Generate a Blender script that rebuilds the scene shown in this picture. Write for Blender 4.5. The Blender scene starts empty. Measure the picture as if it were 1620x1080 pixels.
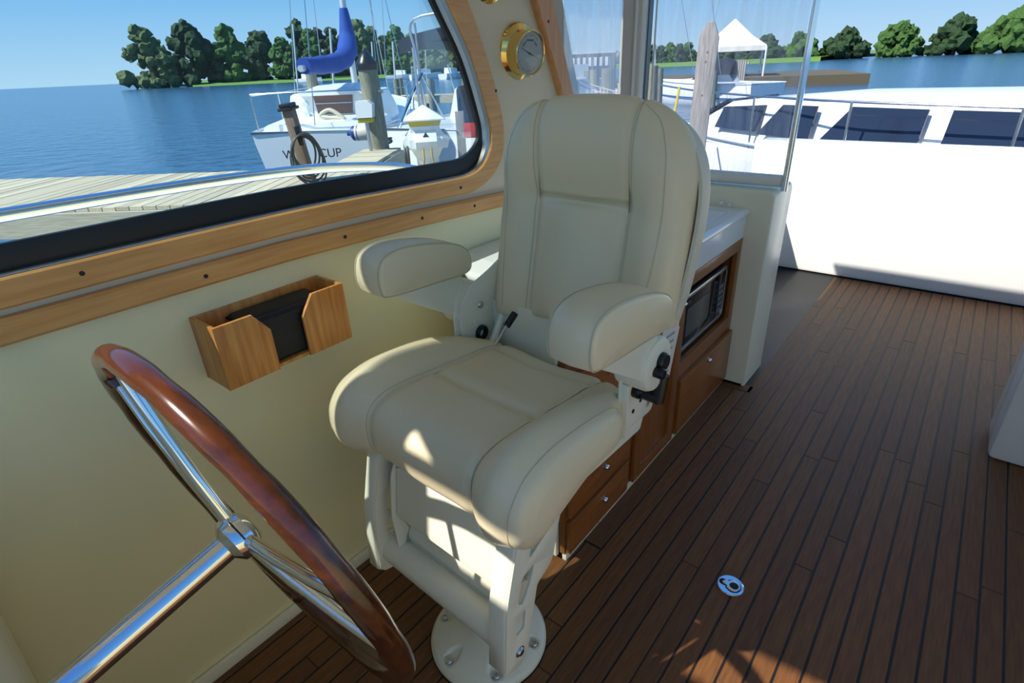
import bpy, bmesh, math, random
from mathutils import Vector, Matrix
from math import sin, cos, pi, radians
R_ = random.Random(7)
S = bpy.context.scene
COL = S.collection
# ------------------------------------------------------------------ camera, sky, sun, exposure
CAM = Vector((0, 0, 1.4))
RIGHT = Vector((0.7796859, 0.62487562, -0.04025358))
UP = Vector((-0.25052806, 0.37021928, 0.89452411))
FWD = Vector((-0.57386896, 0.68736318, -0.44520363))
cd = bpy.data.cameras.new('camera'); cam = bpy.data.objects.new('camera', cd); COL.objects.link(cam)
M3 = Matrix((RIGHT, UP, -FWD)).transposed().to_4x4(); M3.translation = CAM
cam.matrix_world = M3
cd.sensor_width = 36; cd.lens = 880 / 1620 * 36; cd.clip_start = .02; cd.clip_end = 2000
S.camera = cam
S.view_settings.view_transform = 'Standard'; S.view_settings.look = 'None'
S.view_settings.gamma = 1; S.view_settings.use_curve_mapping = False
S.view_settings.exposure = 0.5
SUN = Vector((-1, -2, 2.4)).normalized()
w = bpy.data.worlds.new('sky'); S.world = w; w.use_nodes = True
nt = w.node_tree; bg = nt.nodes['Background']
tcw = nt.nodes.new('ShaderNodeTexCoord'); sep = nt.nodes.new('ShaderNodeSeparateXYZ'); ramp = nt.nodes.new('ShaderNodeValToRGB')
nt.links.new(tcw.outputs['Generated'], sep.inputs[0]); nt.links.new(sep.outputs['Z'], ramp.inputs[0])
el = ramp.color_ramp.elements                       # clear blue sky: pale at the horizon, deeper overhead, the same all round
el[0].position = 0; el[0].color = (.50, .72, .92, 1); el[1].position = 1; el[1].color = (.07, .22, .62, 1)
k_ = el.new(.12); k_.color = (.20, .50, .88, 1)
k_ = el.new(.45); k_.color = (.11, .33, .76, 1)
nt.links.new(ramp.outputs[0], bg.inputs[0]); bg.inputs[1].default_value = 0.72
sd = bpy.data.lights.new('sun', 'SUN'); sd.energy = 5.0; sd.angle = radians(.6); sd.color = (1, .95, .86)
so = bpy.data.objects.new('sun', sd); COL.objects.link(so); so.rotation_euler = SUN.to_track_quat('Z', 'Y').to_euler()
so.location = (-3, -6, 8)

# ------------------------------------------------------------------ materials
MATS = {}
def sock(n, *names):
    for k in names:
        if k in n.inputs: return n.inputs[k]
def srgb(r, g, b):
    f = lambda c: (c/255/12.92) if c/255 <= .04045 else ((c/255+.055)/1.055)**2.4
    return (f(r), f(g), f(b), 1)
def mat(name, col, rough=.5, metal=0, spec=.5, coat=0, noise=None, bump=0, bscale=60, trans=0):
    m = bpy.data.materials.new(name); m.use_nodes = True; t = m.node_tree; p = t.nodes['Principled BSDF']
    p.inputs['Base Color'].default_value = col; p.inputs['Roughness'].default_value = rough
    p.inputs['Metallic'].default_value = metal
    sock(p, 'Specular IOR Level', 'Specular').default_value = spec
    if coat: sock(p, 'Coat Weight', 'Clearcoat').default_value = coat; sock(p, 'Coat Roughness').default_value = .08
    tc = t.nodes.new('ShaderNodeTexCoord')
    if noise:
        sc, col2, amt, stretch = noise
        mp = t.nodes.new('ShaderNodeMapping'); mp.inputs['Scale'].default_value = stretch
        t.links.new(tc.outputs['Object'], mp.inputs[0])
        n = t.nodes.new('ShaderNodeTexNoise'); n.inputs['Scale'].default_value = sc; n.inputs['Detail'].default_value = 6
        t.links.new(mp.outputs[0], n.inputs['Vector'])
        rp = t.nodes.new('ShaderNodeValToRGB'); rp.color_ramp.elements[0].position = .5-amt; rp.color_ramp.elements[1].position = .5+amt
        rp.color_ramp.elements[0].color = col; rp.color_ramp.elements[1].color = col2
        t.links.new(n.outputs[0], rp.inputs[0]); t.links.new(rp.outputs[0], p.inputs['Base Color'])
    if bump:
        b = t.nodes.new('ShaderNodeBump'); b.inputs['Strength'].default_value = bump; b.inputs['Distance'].default_value = .002
        n2 = t.nodes.new('ShaderNodeTexNoise'); n2.inputs['Scale'].default_value = bscale; n2.inputs['Detail'].default_value = 3
        t.links.new(tc.outputs['Object'], n2.inputs['Vector'])
        t.links.new(n2.outputs[0], b.inputs['Height']); t.links.new(b.outputs[0], p.inputs['Normal'])
    MATS[name] = m
    return m
def wood(name, c1, c2, axis='y', rough=.35, coat=0, scale=6, vary=False):
    """streaky grain along one axis; planks differ a little through the object's own random value"""
    st = {'x': (1, 14, 14), 'y': (14, 1, 14), 'z': (14, 14, 1)}[axis]
    m = mat(name, c1, rough, coat=coat, noise=(scale, c2, .22, st))
    t = m.node_tree; p = t.nodes['Principled BSDF']
    if vary:
        oi = t.nodes.new('ShaderNodeObjectInfo'); hs = t.nodes.new('ShaderNodeHueSaturation')
        mr = t.nodes.new('ShaderNodeMapRange'); mr.inputs[3].default_value = .82; mr.inputs[4].default_value = 1.18
        t.links.new(oi.outputs['Random'], mr.inputs[0]); t.links.new(mr.outputs[0], hs.inputs['Value'])
        src = p.inputs['Base Color'].links[0].from_socket
        t.links.new(src, hs.inputs['Color']); t.links.new(hs.outputs[0], p.inputs['Base Color'])
    return m
def clear(name, tint, haze, glossy_rough=.02, haze_col=(.9, .92, .95, 1), wav=0, spec=1.0):
    m = bpy.data.materials.new(name); m.use_nodes = True; t = m.node_tree; t.nodes.clear()
    o = t.nodes.new('ShaderNodeOutputMaterial'); tr = t.nodes.new('ShaderNodeBsdfTransparent'); tr.inputs[0].default_value = tint
    gl = t.nodes.new('ShaderNodeBsdfGlossy'); gl.inputs['Roughness'].default_value = glossy_rough
    fr = t.nodes.new('ShaderNodeFresnel'); fr.inputs[0].default_value = 1.45
    mx = t.nodes.new('ShaderNodeMixShader')
    mu = t.nodes.new('ShaderNodeMath'); mu.operation = 'MULTIPLY'; mu.inputs[1].default_value = spec
    t.links.new(fr.outputs[0], mu.inputs[0])
    t.links.new(mu.outputs[0], mx.inputs[0]); t.links.new(tr.outputs[0], mx.inputs[1]); t.links.new(gl.outputs[0], mx.inputs[2])
    last = mx
    if haze:
        df = t.nodes.new('ShaderNodeBsdfTranslucent'); df.inputs[0].default_value = haze_col
        d2 = t.nodes.new('ShaderNodeBsdfDiffuse'); d2.inputs[0].default_value = haze_col
        ad = t.nodes.new('ShaderNodeMixShader'); t.links.new(df.outputs[0], ad.inputs[1]); t.links.new(d2.outputs[0], ad.inputs[2])
        m2 = t.nodes.new('ShaderNodeMixShader')
        tc = t.nodes.new('ShaderNodeTexCoord'); mp = t.nodes.new('ShaderNodeMapping'); mp.inputs['Scale'].default_value = (9, 9, .8)
        n = t.nodes.new('ShaderNodeTexNoise'); n.inputs['Scale'].default_value = 2.5; n.inputs['Distortion'].default_value = 1.2
        mr = t.nodes.new('ShaderNodeMapRange'); mr.inputs[1].default_value = .35; mr.inputs[2].default_value = .75
        mr.inputs[3].default_value = haze*.45; mr.inputs[4].default_value = haze*1.9
        t.links.new(tc.outputs['Object'], mp.inputs[0]); t.links.new(mp.outputs[0], n.inputs['Vector']); t.links.new(n.outputs[0], mr.inputs[0])
        t.links.new(mr.outputs[0], m2.inputs[0]); t.links.new(mx.outputs[0], m2.inputs[1]); t.links.new(ad.outputs[0], m2.inputs[2]); last = m2
        if wav:
            b = t.nodes.new('ShaderNodeBump'); b.inputs['Strength'].default_value = wav; b.inputs['Distance'].default_value = .02
            t.links.new(n.outputs[0], b.inputs['Height']); t.links.new(b.outputs[0], gl.inputs['Normal'])
    t.links.new(last.outputs[0], o.inputs[0]); MATS[name] = m
    return m

CREAM = mat('cream_vinyl', srgb(230, 213, 176), .36, spec=.5, bump=.05, bscale=700)
THREAD = mat('stitching', srgb(196, 186, 156), .7)
WHITEP = mat('white_powder_coat', srgb(234, 229, 206), .28, spec=.5)
SHELL = mat('cream_shell', srgb(214, 206, 184), .45)
GEL = mat('white_gelcoat', srgb(238, 238, 234), .12, spec=.6)
GELC = mat('cream_gelcoat', srgb(236, 230, 204), .22, spec=.5)
WALLM = mat('cream_wall', srgb(246, 236, 188), .32, spec=.4)
WALLUP = mat('headliner_cream', srgb(228, 212, 182), .75)
TRIMW = wood('honey_teak', srgb(230, 172, 106), srgb(208, 146, 82), 'y', .38)
TRIMZ = wood('honey_teak_upright', srgb(218, 158, 104), srgb(196, 134, 82), 'z', .38)
CABW = wood('cherry_wood', srgb(160, 98, 44), srgb(132, 76, 32), 'y', .33, coat=.15)
CABZ = wood('cherry_wood_upright', srgb(154, 94, 42), srgb(126, 72, 30), 'z', .33, coat=.15)
BOXW = wood('bamboo_wood', srgb(226, 160, 84), srgb(188, 112, 48), 'z', .4)
TEAK = wood('teak_deck', srgb(122, 78, 37), srgb(93, 56, 24), 'y', .6, scale=9, vary=True)
CAULK = mat('black_caulk', srgb(14, 14, 16), .55)
BLACK = mat('black_plastic', srgb(16, 16, 18), .3)
RUBBER = mat('black_rubber', srgb(12, 12, 12), .45)
CHROME = mat('polished_chrome', (.82, .83, .85, 1), .07, metal=1)
STEEL = mat('brushed_steel', (.6, .6, .6, 1), .25, metal=1)
ALU = mat('window_metal', (.55, .53, .49, 1), .32, metal=1)
BRASS = mat('polished_brass', (.83, .58, .2, 1), .1, metal=1)
VARN = wood('varnished_mahogany', srgb(96, 46, 18), srgb(60, 26, 9), 'x', .2, coat=.45, scale=4)
CASE = mat('black_nylon', srgb(20, 22, 26), .6, bump=.3, bscale=500)
GLASS = clear('window_glass', (.90, .97, .98, 1), 0, .01, spec=.35)
VINYL = clear('clear_vinyl', (.95, .96, .98, 1), .17, .06, wav=.25, spec=.5)
CANVAS = mat('grey_canvas', srgb(190, 178, 164), .85, bump=.2, bscale=300)
CANVASW = mat('white_canvas', srgb(226, 224, 216), .8)

# ------------------------------------------------------------------ mesh helpers
def link(name, me, m=None, parent=None, smooth=True, autos=None):
    if m is not None:
        me.materials.clear(); me.materials.append(m)
    if smooth:
        for p in me.polygons: p.use_smooth = True
        if autos is not None:
            try: me.set_sharp_from_angle(angle=radians(autos))
            except Exception: pass
    o = bpy.data.objects.new(name, me); COL.objects.link(o)
    if parent is not None: o.parent = parent
    return o
def bm_obj(name, bm, m, parent=None, smooth=True, autos=35):
    me = bpy.data.meshes.new(name); bmesh.ops.recalc_face_normals(bm, faces=bm.faces); bm.to_mesh(me); bm.free()
    return link(name, me, m, parent, smooth, autos)
def tag(o, label=None, cat=None, group=None, kind=None):
    if label: o['label'] = label
    if cat: o['category'] = cat
    if group: o['group'] = group
    if kind: o['kind'] = kind
    return o
def empty(name, loc=(0, 0, 0), rz=0, label=None, cat=None, group=None, kind=None):
    o = bpy.data.objects.new(name, None); COL.objects.link(o); o.location = loc; o.rotation_euler = (0, 0, rz)
    o.empty_display_size = .05
    return tag(o, label, cat, group, kind)
def copy_tree(o, parent=None):
    c = o.copy(); COL.objects.link(c); c.parent = parent
    for ch in list(o.children): copy_tree(ch, c)
    return c
def box(bm, x0, x1, y0, y1, z0, z1, bev=0, seg=2):
    t = bmesh.new(); bmesh.ops.create_cube(t, size=1)
    for v in t.verts: v.co = Vector((x0+(v.co.x+.5)*(x1-x0), y0+(v.co.y+.5)*(y1-y0), z0+(v.co.z+.5)*(z1-z0)))
    if bev: bmesh.ops.bevel(t, geom=list(t.edges), offset=bev, segments=seg, affect='EDGES', profile=.5)
    merge(bm, t); return bm
def merge(bm, t, M=None):
    if M is not None: bmesh.ops.transform(t, matrix=M, verts=t.verts)
    vm = {v: bm.verts.new(v.co) for v in t.verts}
    for f in t.faces:
        try: bm.faces.new([vm[v] for v in f.verts])
        except ValueError: pass
    t.free()
def cat(pts, n, closed):
    """Catmull-Rom resampling of key points, n steps between keys"""
    P = [Vector(p) for p in pts]; L = len(P); out = []
    rng = range(L) if closed else range(L-1)
    for i in rng:
        g = (lambda k: P[k % L]) if closed else (lambda k: P[min(max(k, 0), L-1)])
        a, b, c, d = g(i-1), g(i), g(i+1), g(i+2)
        for k in range(n):
            t = k/n
            out.append(.5*((2*b)+(c-a)*t+(2*a-5*b+4*c-d)*t*t+(3*b-a-3*c+d)*t**3))
    if not closed: out.append(P[-1].copy())
    return out
def grid(bm, rows, cu=False, cv=False, cap=False):
    V = [[bm.verts.new(p) for p in r] for r in rows]; n = len(V); k = len(V[0])
    for i in range(n if cu else n-1):
        for j in range(k if cv else k-1):
            a, b, c, d = V[i][j], V[i][(j+1) % k], V[(i+1) % n][(j+1) % k], V[(i+1) % n][j]
            try: bm.faces.new((a, b, c, d))
            except ValueError: pass
    if cap:
        for r in (V[0], V[-1]):
            c = bm.verts.new(sum((v.co for v in r), Vector())/k)
            for j in range(k):
                try: bm.faces.new((r[j], r[(j+1) % k], c))
                except ValueError: pass
    return bm
def tube(bm, pts, r, n=8, closed=False, cap=True):
    P = [Vector(p) for p in pts]; L = len(P); rows = []; prev = None
    rr = r if isinstance(r, (list, tuple)) else [r]*L
    for i in range(L):
        if closed: t = (P[(i+1) % L]-P[i-1])
        else: t = P[min(i+1, L-1)]-P[max(i-1, 0)]
        t.normalize()
        if prev is None:
            a = Vector((0, 0, 1)) if abs(t.z) < .9 else Vector((1, 0, 0)); x = t.cross(a).normalized()
        else: x = (prev-t*prev.dot(t)).normalized()
        prev = x; y = t.cross(x)
        rows.append([P[i]+rr[i]*(cos(2*pi*k/n)*x+sin(2*pi*k/n)*y) for k in range(n)])
    grid(bm, rows, cu=closed, cv=True, cap=cap and not closed); return bm
def lathe(bm, prof, n=32, M=None):
    """profile of (radius, height) turned about local z"""
    t = bmesh.new(); rows = []
    for r, z in prof: rows.append([Vector((max(r, 1e-5)*cos(2*pi*k/n), max(r, 1e-5)*sin(2*pi*k/n), z)) for k in range(n)])
    grid(t, rows, cv=True); bmesh.ops.remove_doubles(t, verts=t.verts, dist=2e-5)
    merge(bm, t, M); return bm
def axis_m(loc, d):
    m = Vector(d).normalized().to_track_quat('Z', 'Y').to_matrix().to_4x4(); m.translation = Vector(loc); return m
def plate(name, outl, holes, t0, t1, plane, m, parent=None, bev=.002, autos=30):
    """flat plate with holes cut through; outline in plane coordinates, thickness from t0 to t1 along the normal"""
    cu = bpy.data.curves.new(name, 'CURVE'); cu.dimensions = '2D'; cu.fill_mode = 'BOTH'
    cu.extrude = max((t1-t0)/2-bev, 1e-4); cu.bevel_depth = bev; cu.bevel_resolution = 1; cu.offset = -bev
    for L in [outl]+list(holes):
        sp = cu.splines.new('POLY'); sp.points.add(len(L)-1); sp.use_cyclic_u = True
        for i, p in enumerate(L): sp.points[i].co = (p[0], p[1], 0, 1)
    tmp = bpy.data.objects.new('tmp', cu); COL.objects.link(tmp)
    dg = bpy.context.evaluated_depsgraph_get(); me = bpy.data.meshes.new_from_object(tmp.evaluated_get(dg))
    bpy.data.objects.remove(tmp); bpy.data.curves.remove(cu)
    mid = (t0+t1)/2
    for v in me.vertices:
        a, b, c = v.co
        v.co = {'yz': (mid+c, a, b), 'xz': (a, mid+c, b), 'xy': (a, b, mid+c)}[plane]
    bm = bmesh.new(); bm.from_mesh(me); bmesh.ops.remove_doubles(bm, verts=bm.verts, dist=1e-5)
    bmesh.ops.recalc_face_normals(bm, faces=bm.faces); bm.to_mesh(me); bm.free()
    me.name = name
    return link(name, me, m, parent, True, autos)
def rrect(a0, a1, b0, b1, r, n=5):
    out = []
    for cx, cy, s in ((a1-r, b1-r, 0), (a0+r, b1-r, 90), (a0+r, b0+r, 180), (a1-r, b0+r, 270)):
        for k in range(n+1):
            a = radians(s+90*k/n); out.append((cx+r*cos(a), cy+r*sin(a)))
    return out
def rpoly(pts, r, n=4):
    """polygon with rounded corners"""
    out = []; L = len(pts)
    for i in range(L):
        p = Vector(pts[i]); a = Vector(pts[i-1])-p; b = Vector(pts[(i+1) % L])-p
        rr = r[i] if isinstance(r, (list, tuple)) else r
        k = min(rr, a.length*.45, b.length*.45); A = p+a.normalized()*k; Bq = p+b.normalized()*k
        for j in range(n+1):
            t = j/n; q = A*(1-t)**2+p*2*t*(1-t)+Bq*t*t; out.append((q.x, q.y))
    return out
def text_mesh(name, body, size, m, parent, M, depth=.002):
    cu = bpy.data.curves.new(name, 'FONT'); cu.body = body; cu.size = size; cu.extrude = depth; cu.align_x = 'CENTER'; cu.align_y = 'CENTER'
    tmp = bpy.data.objects.new('tmp', cu); COL.objects.link(tmp)
    dg = bpy.context.evaluated_depsgraph_get(); me = bpy.data.meshes.new_from_object(tmp.evaluated_get(dg))
    bpy.data.objects.remove(tmp); bpy.data.curves.remove(cu); me.transform(M)
    return link(name, me, m, parent, False)

# ------------------------------------------------------------------ setting: floor of teak strips
floor = empty('floor', (0, 0, 0), kind='structure')
bm = bmesh.new(); box(bm, -1.235, 1.3, -.75, 4.25, -.05, -.0015)
bm_obj('caulking', bm, CAULK, floor, smooth=False)
pmesh = {}
def plank(x0, x1, y0, y1):
    k = (round(x1-x0, 4), round(y1-y0, 3))
    if k not in pmesh:
        b = bmesh.new(); box(b, 0, k[0], 0, k[1], -.012, 0, bev=.0012, seg=1)
        me = bpy.data.meshes.new('plank'); b.to_mesh(me); b.free(); me.materials.append(TEAK); pmesh[k] = me
    o = bpy.data.objects.new('plank', pmesh[k]); COL.objects.link(o); o.parent = floor; o.location = (x0, y0, 0)
G = .0055
edges = [-.634+.0555*i for i in range(-10, 35)]
for i in range(len(edges)-1):
    x0, x1 = edges[i]+G/2, edges[i+1]-G/2
    if abs(edges[i]+.356) < .01 : x0 -= .002
    ends = [4.2]
    if x1 < -.70: ends = [1.06]
    elif x1 < -.63: ends = [1.155]
    elif x1 < -.58: ends = [2.36]
    y = -.72; first = True
    for e in ends:
        cut = [y]
        q = y+R_.uniform(.5, 1.6)
        while q < e-.5: cut.append(q); q += R_.uniform(1.3, 1.9)
        cut.append(e)
        for a, b in zip(cut, cut[1:]): plank(x0, x1, a+.001, b-.0015)
plank(-.712, -.6368, 1.162, 2.36)      # margin board beside the cabinets
plank(-.712, -.56, 2.366, 2.425)       # margin board across its end
plank(-1.21, -1.192, -.72, 1.06)

# ------------------------------------------------------------------ cabin side, window, rails
XW = -1.225
frame_in = [(-.20, 1.122), (.65, 1.118), (1.0, 1.108), (1.20, 1.102), (1.281, 1.102), (1.34, 1.118), (1.382, 1.16), (1.393, 1.205), (1.385, 1.265), (1.326, 1.425), (1.242, 1.561), (1.13, 1.74), (1.02, 1.82), (.9, 1.84), (.08, 1.85), (-.03, 1.82), (-.08, 1.73), (-.14, 1.48), (-.25, 1.25), (-.25, 1.155)]
frame_out = [(-.27, 1.07), (.65, 1.068), (1.0, 1.060), (1.2, 1.052), (1.295, 1.050), (1.385, 1.078), (1.442, 1.13), (1.458, 1.20), (1.447, 1.285), (1.392, 1.43), (1.322, 1.575), (1.18, 1.80), (1.06, 1.885), (.92, 1.905), (.02, 1.915), (-.11, 1.875), (-.18, 1.75), (-.25, 1.50), (-.35, 1.26), (-.34, 1.11)]
def smooth_loop(L, n=4): return [(p.x, p.y) for p in cat([(a, b, 0) for a, b in L], n, True)]
fin, fout = smooth_loop(frame_in), smooth_loop(frame_out)
def inset(L, d):
    """offset a loop inwards by d"""
    out = []; n = len(L); area = sum(L[i][0]*L[(i+1) % n][1]-L[(i+1) % n][0]*L[i][1] for i in range(n)); s = 1 if area > 0 else -1
    for i in range(n):
        a = Vector(L[i-1]); c = Vector(L[(i+1) % n]); t = (c-a).normalized(); nn = Vector((-t.y, t.x))*s
        out.append((L[i][0]+nn.x*d, L[i][1]+nn.y*d))
    return out
low_out = [(-1.0, -.02), (2.62, -.02), (2.62, .93), (2.0, .945), (1.95, .96), (1.88, .975), (1.44, 1.0), (1.05, 1.015), (.64, 1.028), (-.2, 1.03), (-1.0, 1.03)]
def ring(name, rows, m, parent):
    b = bmesh.new(); grid(b, [[Vector((x, p[0], p[1])) for p in L] for L, x in rows], cu=True, cv=True); return bm_obj(name, b, m, parent, autos=40)
wall_out = [(-1.0, 1.03), (-.2, 1.03), (.64, 1.028), (1.05, 1.015), (1.44, 1.0), (1.88, .975), (1.95, .96), (1.92, 1.02), (1.80, 1.31), (1.68, 1.58), (1.47, 2.0), (-.385, 2.0), (-.40, 1.90), (-.455, 1.70), (-1.0, 1.70)]
tag(plate('wall_left', low_out, [], XW-.028, XW, 'yz', WALLM, bev=.001), kind='structure')
tag(plate('wall_left', wall_out, [inset(fin, -.004)], XW-.028, XW, 'yz', WALLUP, bev=.001), kind='structure')
win = empty('window_1', (0, 0, 0), kind='structure')
ring('wood_frame', [(fout, XW-.004), (fout, XW+.012), (inset(fout, .004), XW+.016), (inset(fin, -.004), XW+.016), (fin, XW+.012), (fin, XW-.004)], TRIMW, win)
low = lambda b, k: k*min(1, max(0, (1.24-b)/.1))
g0 = inset(fin, .002); g1 = [(a, b+low(b, .026)) for a, b in inset(fin, .021)]; r0 = inset(fin, .001); r1 = [(a, b-low(b, .010)) for a, b in inset(fin, .014)]
ring('metal_ring', [(r0, XW-.02), (r0, XW+.010), (r1, XW+.006), (r1, XW-.02)], ALU, win)
ring('rubber_gasket', [(g0, XW-.030), (g0, XW-.012), (inset(fin, .013), XW-.010), (g1, XW-.018), (g1, XW-.030)], RUBBER, win)
plate('glass_pane', inset(fin, .012), [], XW-.026, XW-.022, 'yz', GLASS, win, bev=.0004)
def plug(x, y, z, par, r=.0045):
    b = bmesh.new(); lathe(b, [(0, .0015), (r, .001), (r, -.003)], 10, axis_m((x, y, z), (1, 0, 0))); bm_obj('screw_plug', b, RUBBER, par)
for y, z in ((1.238, 1.072), (1.425, 1.33), (.25, 1.095)): plug(XW+.0165, y, z, win)
rail = empty('trim_1', (0, 0, 0), kind='structure')
b = bmesh.new()
ys = [-.95, -.2, .64, 1.05, 1.44, 1.88]; zt = [1.052, 1.055, 1.053, 1.040, 1.021, .998]
grid(b, [[Vector((XW-.002, y, z)), Vector((XW+.018, y, z)), Vector((XW+.024, y, z-.006)), Vector((XW+.024, y, z-.040)), Vector((XW+.018, y, z-.046)), Vector((XW-.002, y, z-.046))] for y, z in zip(ys, zt)], cv=True, cap=True)
bm_obj('wood_strip', b, TRIMW, rail, autos=20)
for y, z in ((.80, 1.028), (1.063, 1.018), (1.285, 1.008), (.45, 1.03), (.05, 1.032)): plug(XW+.0245, y, z, rail)
aft = empty('trim_2', (0, 0, 0), kind='structure')
tr_in = [(1.98, .93), (1.90, 1.06), (1.772, 1.308), (1.629, 1.579), (1.40, 2.0)]; tr_out = [(2.03, .93), (1.965, 1.06), (1.846, 1.308), (1.727, 1.579), (1.52, 2.0)]
b = bmesh.new()
grid(b, [[Vector((XW-.01, i[0], i[1])), Vector((XW+.018, i[0], i[1])), Vector((XW+.024, i[0]+.006, i[1])), Vector((XW+.024, o[0]-.006, o[1])), Vector((XW+.018, o[0], o[1])), Vector((XW-.01, o[0], o[1]))] for i, o in zip(tr_in, tr_out)], cv=True, cap=True)
bm_obj('wood_strip', b, TRIMZ, aft, autos=20)
for y, z in ((1.695, 1.52), (1.85, 1.235)): plug(XW+.0245, y, z, aft)
b = bmesh.new(); box(b, XW, XW+.014, -1.0, 1.05, -.01, .035, bev=.004); tag(bm_obj('baseboard_left', b, GELC), kind='structure')
# hardtop over the helm, its unseen front edge notched and cut back to place sunlight
ROOF_HOLES = []
ROOF_OUT = [(-1.405, -.53), (-1.405, 2.6), (1.39, 2.6), (1.39, .35), (.3, .0), (-.3, -.35), (-.7, -.55), (-1.0, -.575), (-1.12, -.555), (-1.2, -.508), (-1.252, -.466), (-1.262, -.47), (-1.285, -.53)]
roof = plate('ceiling', ROOF_OUT, ROOF_HOLES, 2.0, 2.014, 'xy', GELC, bev=.003); tag(roof, kind='structure')

b = bmesh.new(); box(b, -1.405, -.25, -1.2, -.735, 1.994, 2.01, .004); tag(bm_obj('shade_plate', b, WALLUP), kind='structure')   # unseen plate added to keep stray sun off the floor
b = bmesh.new(); box(b, -1.405, -.55, -.552, -.517, 1.994, 2.01, .004); tag(bm_obj('shade_bar', b, WALLUP), kind='structure')   # unseen bar added to shade a strip between the seat's sun patches
tag(plate('wall_right', [(-1.0, -.02), (2.4, -.02), (2.4, 1.02), (-1.0, 1.02)], [], 1.25, 1.30, 'yz', WALLM, bev=.001), kind='structure')   # far cabin side
# ------------------------------------------------------------------ aft coaming, side deck, cockpit beyond
tag(plate('wall_back', rpoly([(-1.21, 0), (-1.21, .905), (-.60, .905), (-.60, 0)], [.001, .02, .03, .001]), [], 2.40, 2.66, 'xz', GELC, bev=.012), kind='structure')
b = bmesh.new(); box(b, .30, 1.26, 2.40, 2.66, 0, .905, .02); tag(bm_obj('wall_right', b, GEL), kind='structure')
b = bmesh.new(); box(b, -1.25, 1.3, 4.2, 4.45, 0, .86, .03); tag(bm_obj('wall_back', b, GEL), kind='structure')
b = bmesh.new(); box(b, -1.3, -1.05, 2.67, 4.19, 0, .60, .03); tag(bm_obj('wall_left', b, GEL), kind='structure')
b = bmesh.new(); box(b, 1.05, 1.3, 2.63, 4.3, 0, .86, .03); tag(bm_obj('wall_right', b, GEL), kind='structure')
b = bmesh.new(); box(b, -2.0, -1.27, -3, 2.7, .55, .60, .02); tag(bm_obj('floor', b, GEL), kind='structure')   # side deck outside the window

# ------------------------------------------------------------------ cabinets and counter
def knob(x, y, z, par, ax=(1, 0, 0), r=.0095):
    b = bmesh.new(); lathe(b, [(0, .016), (r*.5, .0155), (r*.85, .013), (r, .009), (r*.55, .005), (r*1.25, .002), (r*1.25, 0)], 16, axis_m((x, y, z), ax)); return bm_obj('knob', b, CHROME, par)
XF = -.70
def cabinet(label, y0, y1, holes):
    t = empty('cabinet', (XF, (y0+y1)/2, .03), 0, label, 'cabinet', 'galley cabinets under the white counter')
    def add(o): o.parent = t; o.matrix_parent_inverse = Matrix.Translation(-t.location); return o
    add(plate('face_frame', [(y0, .03), (y1, .03), (y1, .703), (y0, .703)], holes, XF-.02, XF, 'yz', CABZ, bev=.001))
    return t, add
t, add = cabinet('cherry wood cabinet with two drawers, nearest the chair base', 1.046, 1.44, [])
b = bmesh.new(); box(b, -.98, XF-.02, 1.05, 1.44, .03, .70); add(bm_obj('body', b, CABZ))
add(plate('end_panel', [(-.985, .02), (-.722, .02), (-.722, .838), (-.985, .838)], [], 1.032, 1.048, 'xz', GELC, bev=.002))['label'] = 'cream end panel facing forward'
for z0, z1 in ((.036, .160), (.180, .284), (.31, .66)):
    d = add(plate('drawer', [(1.052, z0), (1.418, z0), (1.418, z1), (1.052, z1)], [], XF, XF+.018, 'yz', CABW, bev=.003))
    kz = (z0+z1)/2+.018 if z1 < .3 else .6
    k = knob(XF+.017, 1.249, kz, d)
t, add = cabinet('cherry wood cabinet with one tall framed door beside the two drawers', 1.44, 1.80, [])
b = bmesh.new(); box(b, -1.18, XF-.02, 1.44, 1.80, .03, .70); add(bm_obj('body', b, CABZ))
d = add(plate('door', [(1.462, .035), (1.785, .035), (1.785, .655), (1.462, .655)], [rrect(1.516, 1.731, .085, .60, .004, 1)], XF, XF+.018, 'yz', CABZ, bev=.003))
plate('door_panel', rrect(1.506, 1.741, .075, .61, .002, 1), [], XF, XF+.008, 'yz', CABZ, d, bev=.002)
knob(XF+.017, 1.757, .628, d)
t, add = cabinet('cherry wood cabinet holding the microwave above one wide drawer', 1.80, 2.40, [rrect(1.835, 2.352, .352, .655, .003, 1)])
b = bmesh.new()
box(b, -1.18, XF-.02, 1.80, 1.82, .03, .70); box(b, -1.18, XF-.02, 2.37, 2.39, .03, .70); box(b, -1.18, XF-.02, 1.8, 2.39, .665, .70); box(b, -1.18, XF-.02, 1.8, 2.39, .325, .345); box(b, -1.18, -1.16, 1.8, 2.39, .03, .70)
add(bm_obj('body', b, CABZ, smooth=False))
d = add(plate('drawer', [(1.818, .006+.03), (2.378, .036), (2.378, .284), (1.818, .284)], [], XF, XF+.02, 'yz', CABW, bev=.003))
knob(XF+.019, 2.095, .256, d)
b = bmesh.new(); box(b, XF-.012, XF+.004, 1.24, 2.38, 0, .031, .003); box(b, XF-.012, XF+.004, 1.05, 1.25, .0, .03, .003); tag(bm_obj('baseboard_right', b, GELC), kind='structure')
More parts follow.
